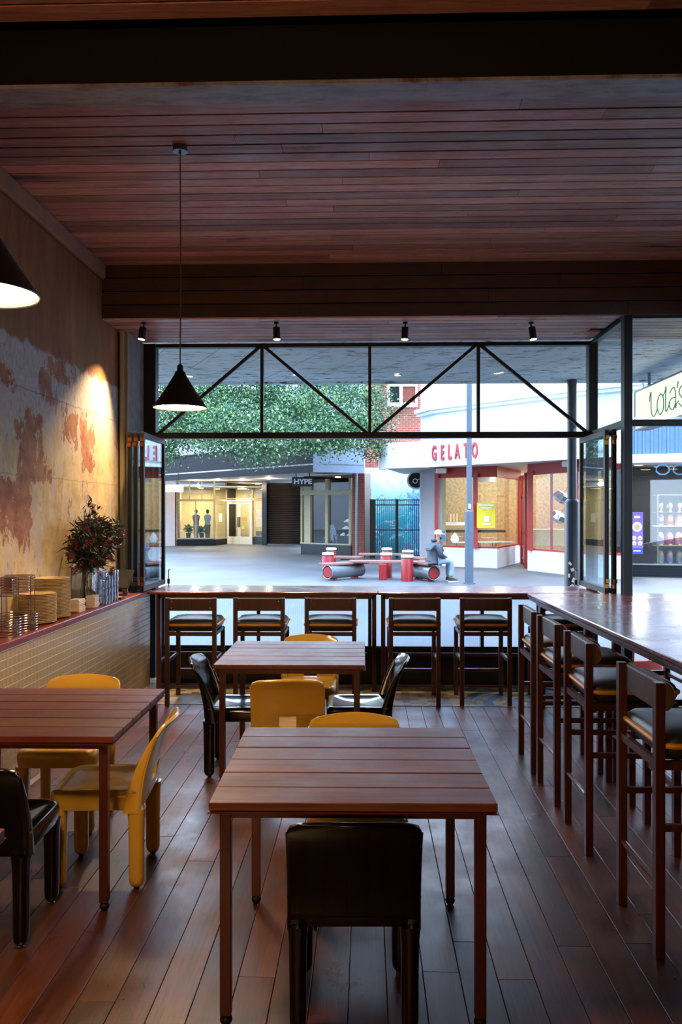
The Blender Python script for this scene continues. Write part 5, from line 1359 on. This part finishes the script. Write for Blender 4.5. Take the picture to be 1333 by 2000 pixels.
# ------------------------------------------------------------------ seated man
def skin(name, nodes, edges, mat, parent, lv=2, root=0):
    "nodes: {key: (x,y,z,r) or (x,y,z,rx,ry)}"
    keys = list(nodes); idx = {k: i for i, k in enumerate(keys)}
    me = bpy.data.meshes.new(name); me.from_pydata([nodes[k][:3] for k in keys], [(idx[a], idx[b]) for a, b in edges], [])
    o = bpy.data.objects.new(name, me); COL.objects.link(o); o.parent = parent; me.materials.append(mat)
    m = o.modifiers.new('skin', 'SKIN'); m.use_smooth_shade = True
    for k in keys:
        n_ = nodes[k]; sv = me.skin_vertices[0].data[idx[k]]; sv.radius = (n_[3], n_[4] if len(n_) > 4 else n_[3]); sv.use_root = (k == keys[root])
    s_ = o.modifiers.new('sub', 'SUBSURF'); s_.levels = lv; s_.render_levels = lv
    return o
def chain(ks): return list(zip(ks[:-1], ks[1:]))
mx, my = C(849, 20.25)
man = empty('person', (mx, my, ZG), D(22)); tag(man, 'man in white cap, grey puffer jacket and pale jeans sitting on the pipe bench', 'person')
# local frame: faces +x, left side is +y; seat height .48
N_ = {'pelvis': (0, 0, .56, .12, .14), 'belly': (.0, 0, .70, .115, .13), 'chest': (.03, 0, .87, .125, .15), 'neck0': (.07, 0, 1.01, .06), 'neck1': (.10, 0, 1.07, .05)}
E_ = chain(['pelvis', 'belly', 'chest', 'neck0', 'neck1'])
for sg_, n_ in ((1, 'l'), (-1, 'r')):
    N_.update({'hip'+n_: (.06, sg_*.09, .55, .088), 'knee'+n_: (.42+.03*sg_, sg_*.13, .52, .06), 'calf'+n_: (.44+.02*sg_, sg_*.13, .30, .052), 'ank'+n_: (.42+.04*sg_, sg_*.14, .09, .036), 'toe'+n_: (.56+.04*sg_, sg_*.15, .04, .035),
               'sho'+n_: (.03, sg_*.17, .95, .058), 'elb'+n_: (.06, sg_*.24, .70, .044), 'wri'+n_: (.30, sg_*.07, .62, .028), 'hand'+n_: (.36, sg_*.035, .60, .026)})
    E_ += chain(['pelvis', 'hip'+n_, 'knee'+n_, 'calf'+n_, 'ank'+n_, 'toe'+n_])+chain(['chest', 'sho'+n_, 'elb'+n_, 'wri'+n_, 'hand'+n_])
    for j, (dx, dy, ln) in enumerate(((.02, .012, .055), (.028, .004, .065), (.028, -.006, .062), (.022, -.014, .05))):
        a, b = f'f{n_}{j}a', f'f{n_}{j}b'
        N_[a] = (.36+dx, sg_*(.03+dy), .595-.004*j, .0085); N_[b] = (.36+dx+ln*.45, sg_*(.005+dy*.4), .582-.006*j, .0075); E_ += chain(['hand'+n_, a, b])
    N_['th'+n_] = (.355, sg_*.005, .635, .0095); E_ += [('hand'+n_, 'th'+n_)]
N_.update({'head0': (.115, 0, 1.13, .07, .065), 'head1': (.125, 0, 1.20, .088, .075), 'head2': (.115, 0, 1.265, .075, .07)})
E_ += chain(['neck1', 'head0', 'head1', 'head2'])
body = skin('body', N_, E_, M['skin'], man, 1)
# face: nose, eyes, mouth, ears, beard
MB().lathe([(0, -.02), (.013, -.012), (.009, .012), (0, .024)], (.213, 0, 1.175), 10).build('nose', M['skin'], man, smooth=True)
for sg_ in (-1, 1):
    MB().lathe([(0, -.008), (.009, 0), (0, .008)], (.203, sg_*.030, 1.195), 10).build('eye', M['shopdark'], man, smooth=True)
    MB().lathe([(0, -.03), (.012, -.02), (.016, .0), (.012, .02), (0, .03)], (.115, sg_*.078, 1.18), 10).build('ear', M['skin'], man, smooth=True)
MB().tube([(.208, -.022, 1.135), (.214, 0, 1.132), (.208, .022, 1.135)], .006, 6).build('mouth', plain('lips', '7a4038', .5), man, smooth=True)
skin('beard', {'a': (.12, .062, 1.14, .02), 'b': (.175, .038, 1.11, .024), 'c': (.192, 0, 1.095, .028), 'd': (.175, -.038, 1.11, .024), 'e': (.12, -.062, 1.14, .02)}, chain('abcde'), M['beard'], man, 1, 2)
cp = MB().lathe([(.096, 1.215), (.099, 1.24), (.092, 1.28), (.068, 1.312), (.03, 1.325), (0, 1.328)], (.112, 0, 0), 20, cap=False).build('cap', M['cap'], man, smooth=True)
loft(MB(), [[(x, y, z) for x, y in rr(.225, 0, hx, hy, .045, 5)] for hx, hy, z in ((.06, .07, 1.212), (.062, .072, 1.218), (.055, .065, 1.226))]).build('peak', M['cap'], cp, smooth=True)
# jacket: quilted body, sleeves, hood
J = {'j0': (-.02, 0, .54, .155, .185), 'j1': (-.015, 0, .66, .165, .185), 'j2': (.0, 0, .80, .16, .19), 'j3': (.02, 0, .93, .14, .17), 'j4': (.045, 0, 1.01, .085, .10)}
EJ = chain(['j0', 'j1', 'j2', 'j3', 'j4'])
for sg_, n_ in ((1, 'l'), (-1, 'r')):
    J.update({'s'+n_: (.02, sg_*.18, .94, .085), 'm'+n_: (.03, sg_*.235, .82, .078), 'e'+n_: (.06, sg_*.245, .69, .072), 'f'+n_: (.18, sg_*.17, .645, .060), 'w'+n_: (.285, sg_*.08, .625, .043)})
    EJ += chain(['j3', 's'+n_, 'm'+n_, 'e'+n_, 'f'+n_, 'w'+n_])
jk = skin('jacket', J, EJ, None or M['jacket'], man, 2, 1)
skin('hood', {'a': (.05, .085, 1.05, .035), 'b': (-.02, .075, 1.07, .045), 'c': (-.055, 0, 1.08, .055), 'd': (-.02, -.075, 1.07, .045), 'e': (.05, -.085, 1.05, .035)}, chain('abcde'), M['jacket'], jk, 2, 2)
skin('shirt', {'a': (.085, 0, .62, .09, .06), 'b': (.10, 0, .80, .085, .055), 'c': (.105, 0, .98, .06, .045)}, chain('abc'), M['white'], man, 2, 1)
T_ = {'p': (-.01, 0, .545, .145, .165)}; ET = []
for sg_, n_ in ((1, 'l'), (-1, 'r')):
    T_.update({'h'+n_: (.08, sg_*.09, .555, .105), 'k'+n_: (.43+.03*sg_, sg_*.13, .525, .082), 'c'+n_: (.45+.02*sg_, sg_*.13, .32, .075), 'a'+n_: (.43+.04*sg_, sg_*.14, .115, .070)})
    ET += chain(['p', 'h'+n_, 'k'+n_, 'c'+n_, 'a'+n_])
skin('trousers', T_, ET, M['jeans'], man, 2)
for sg_ in (-1, 1):
    cx, cy = .47+.04*sg_, sg_*.148
    loft(MB(), [[(cx+x, cy+y, z) for x, y in rr(ox, 0, hx, hy, .04, 4)] for ox, hx, hy, z in ((.03, .135, .048, 0), (.03, .14, .05, .03))]).build('sole', M['white'], man, smooth=True)
    loft(MB(), [[(cx+x, cy+y, z) for x, y in rr(ox, 0, hx, hy, .04, 4)] for ox, hx, hy, z in ((.03, .135, .048, .03), (.028, .13, .046, .055), (-.01, .09, .043, .085), (-.04, .055, .04, .11))]).build('shoe', M['shoe'], man, smooth=True)
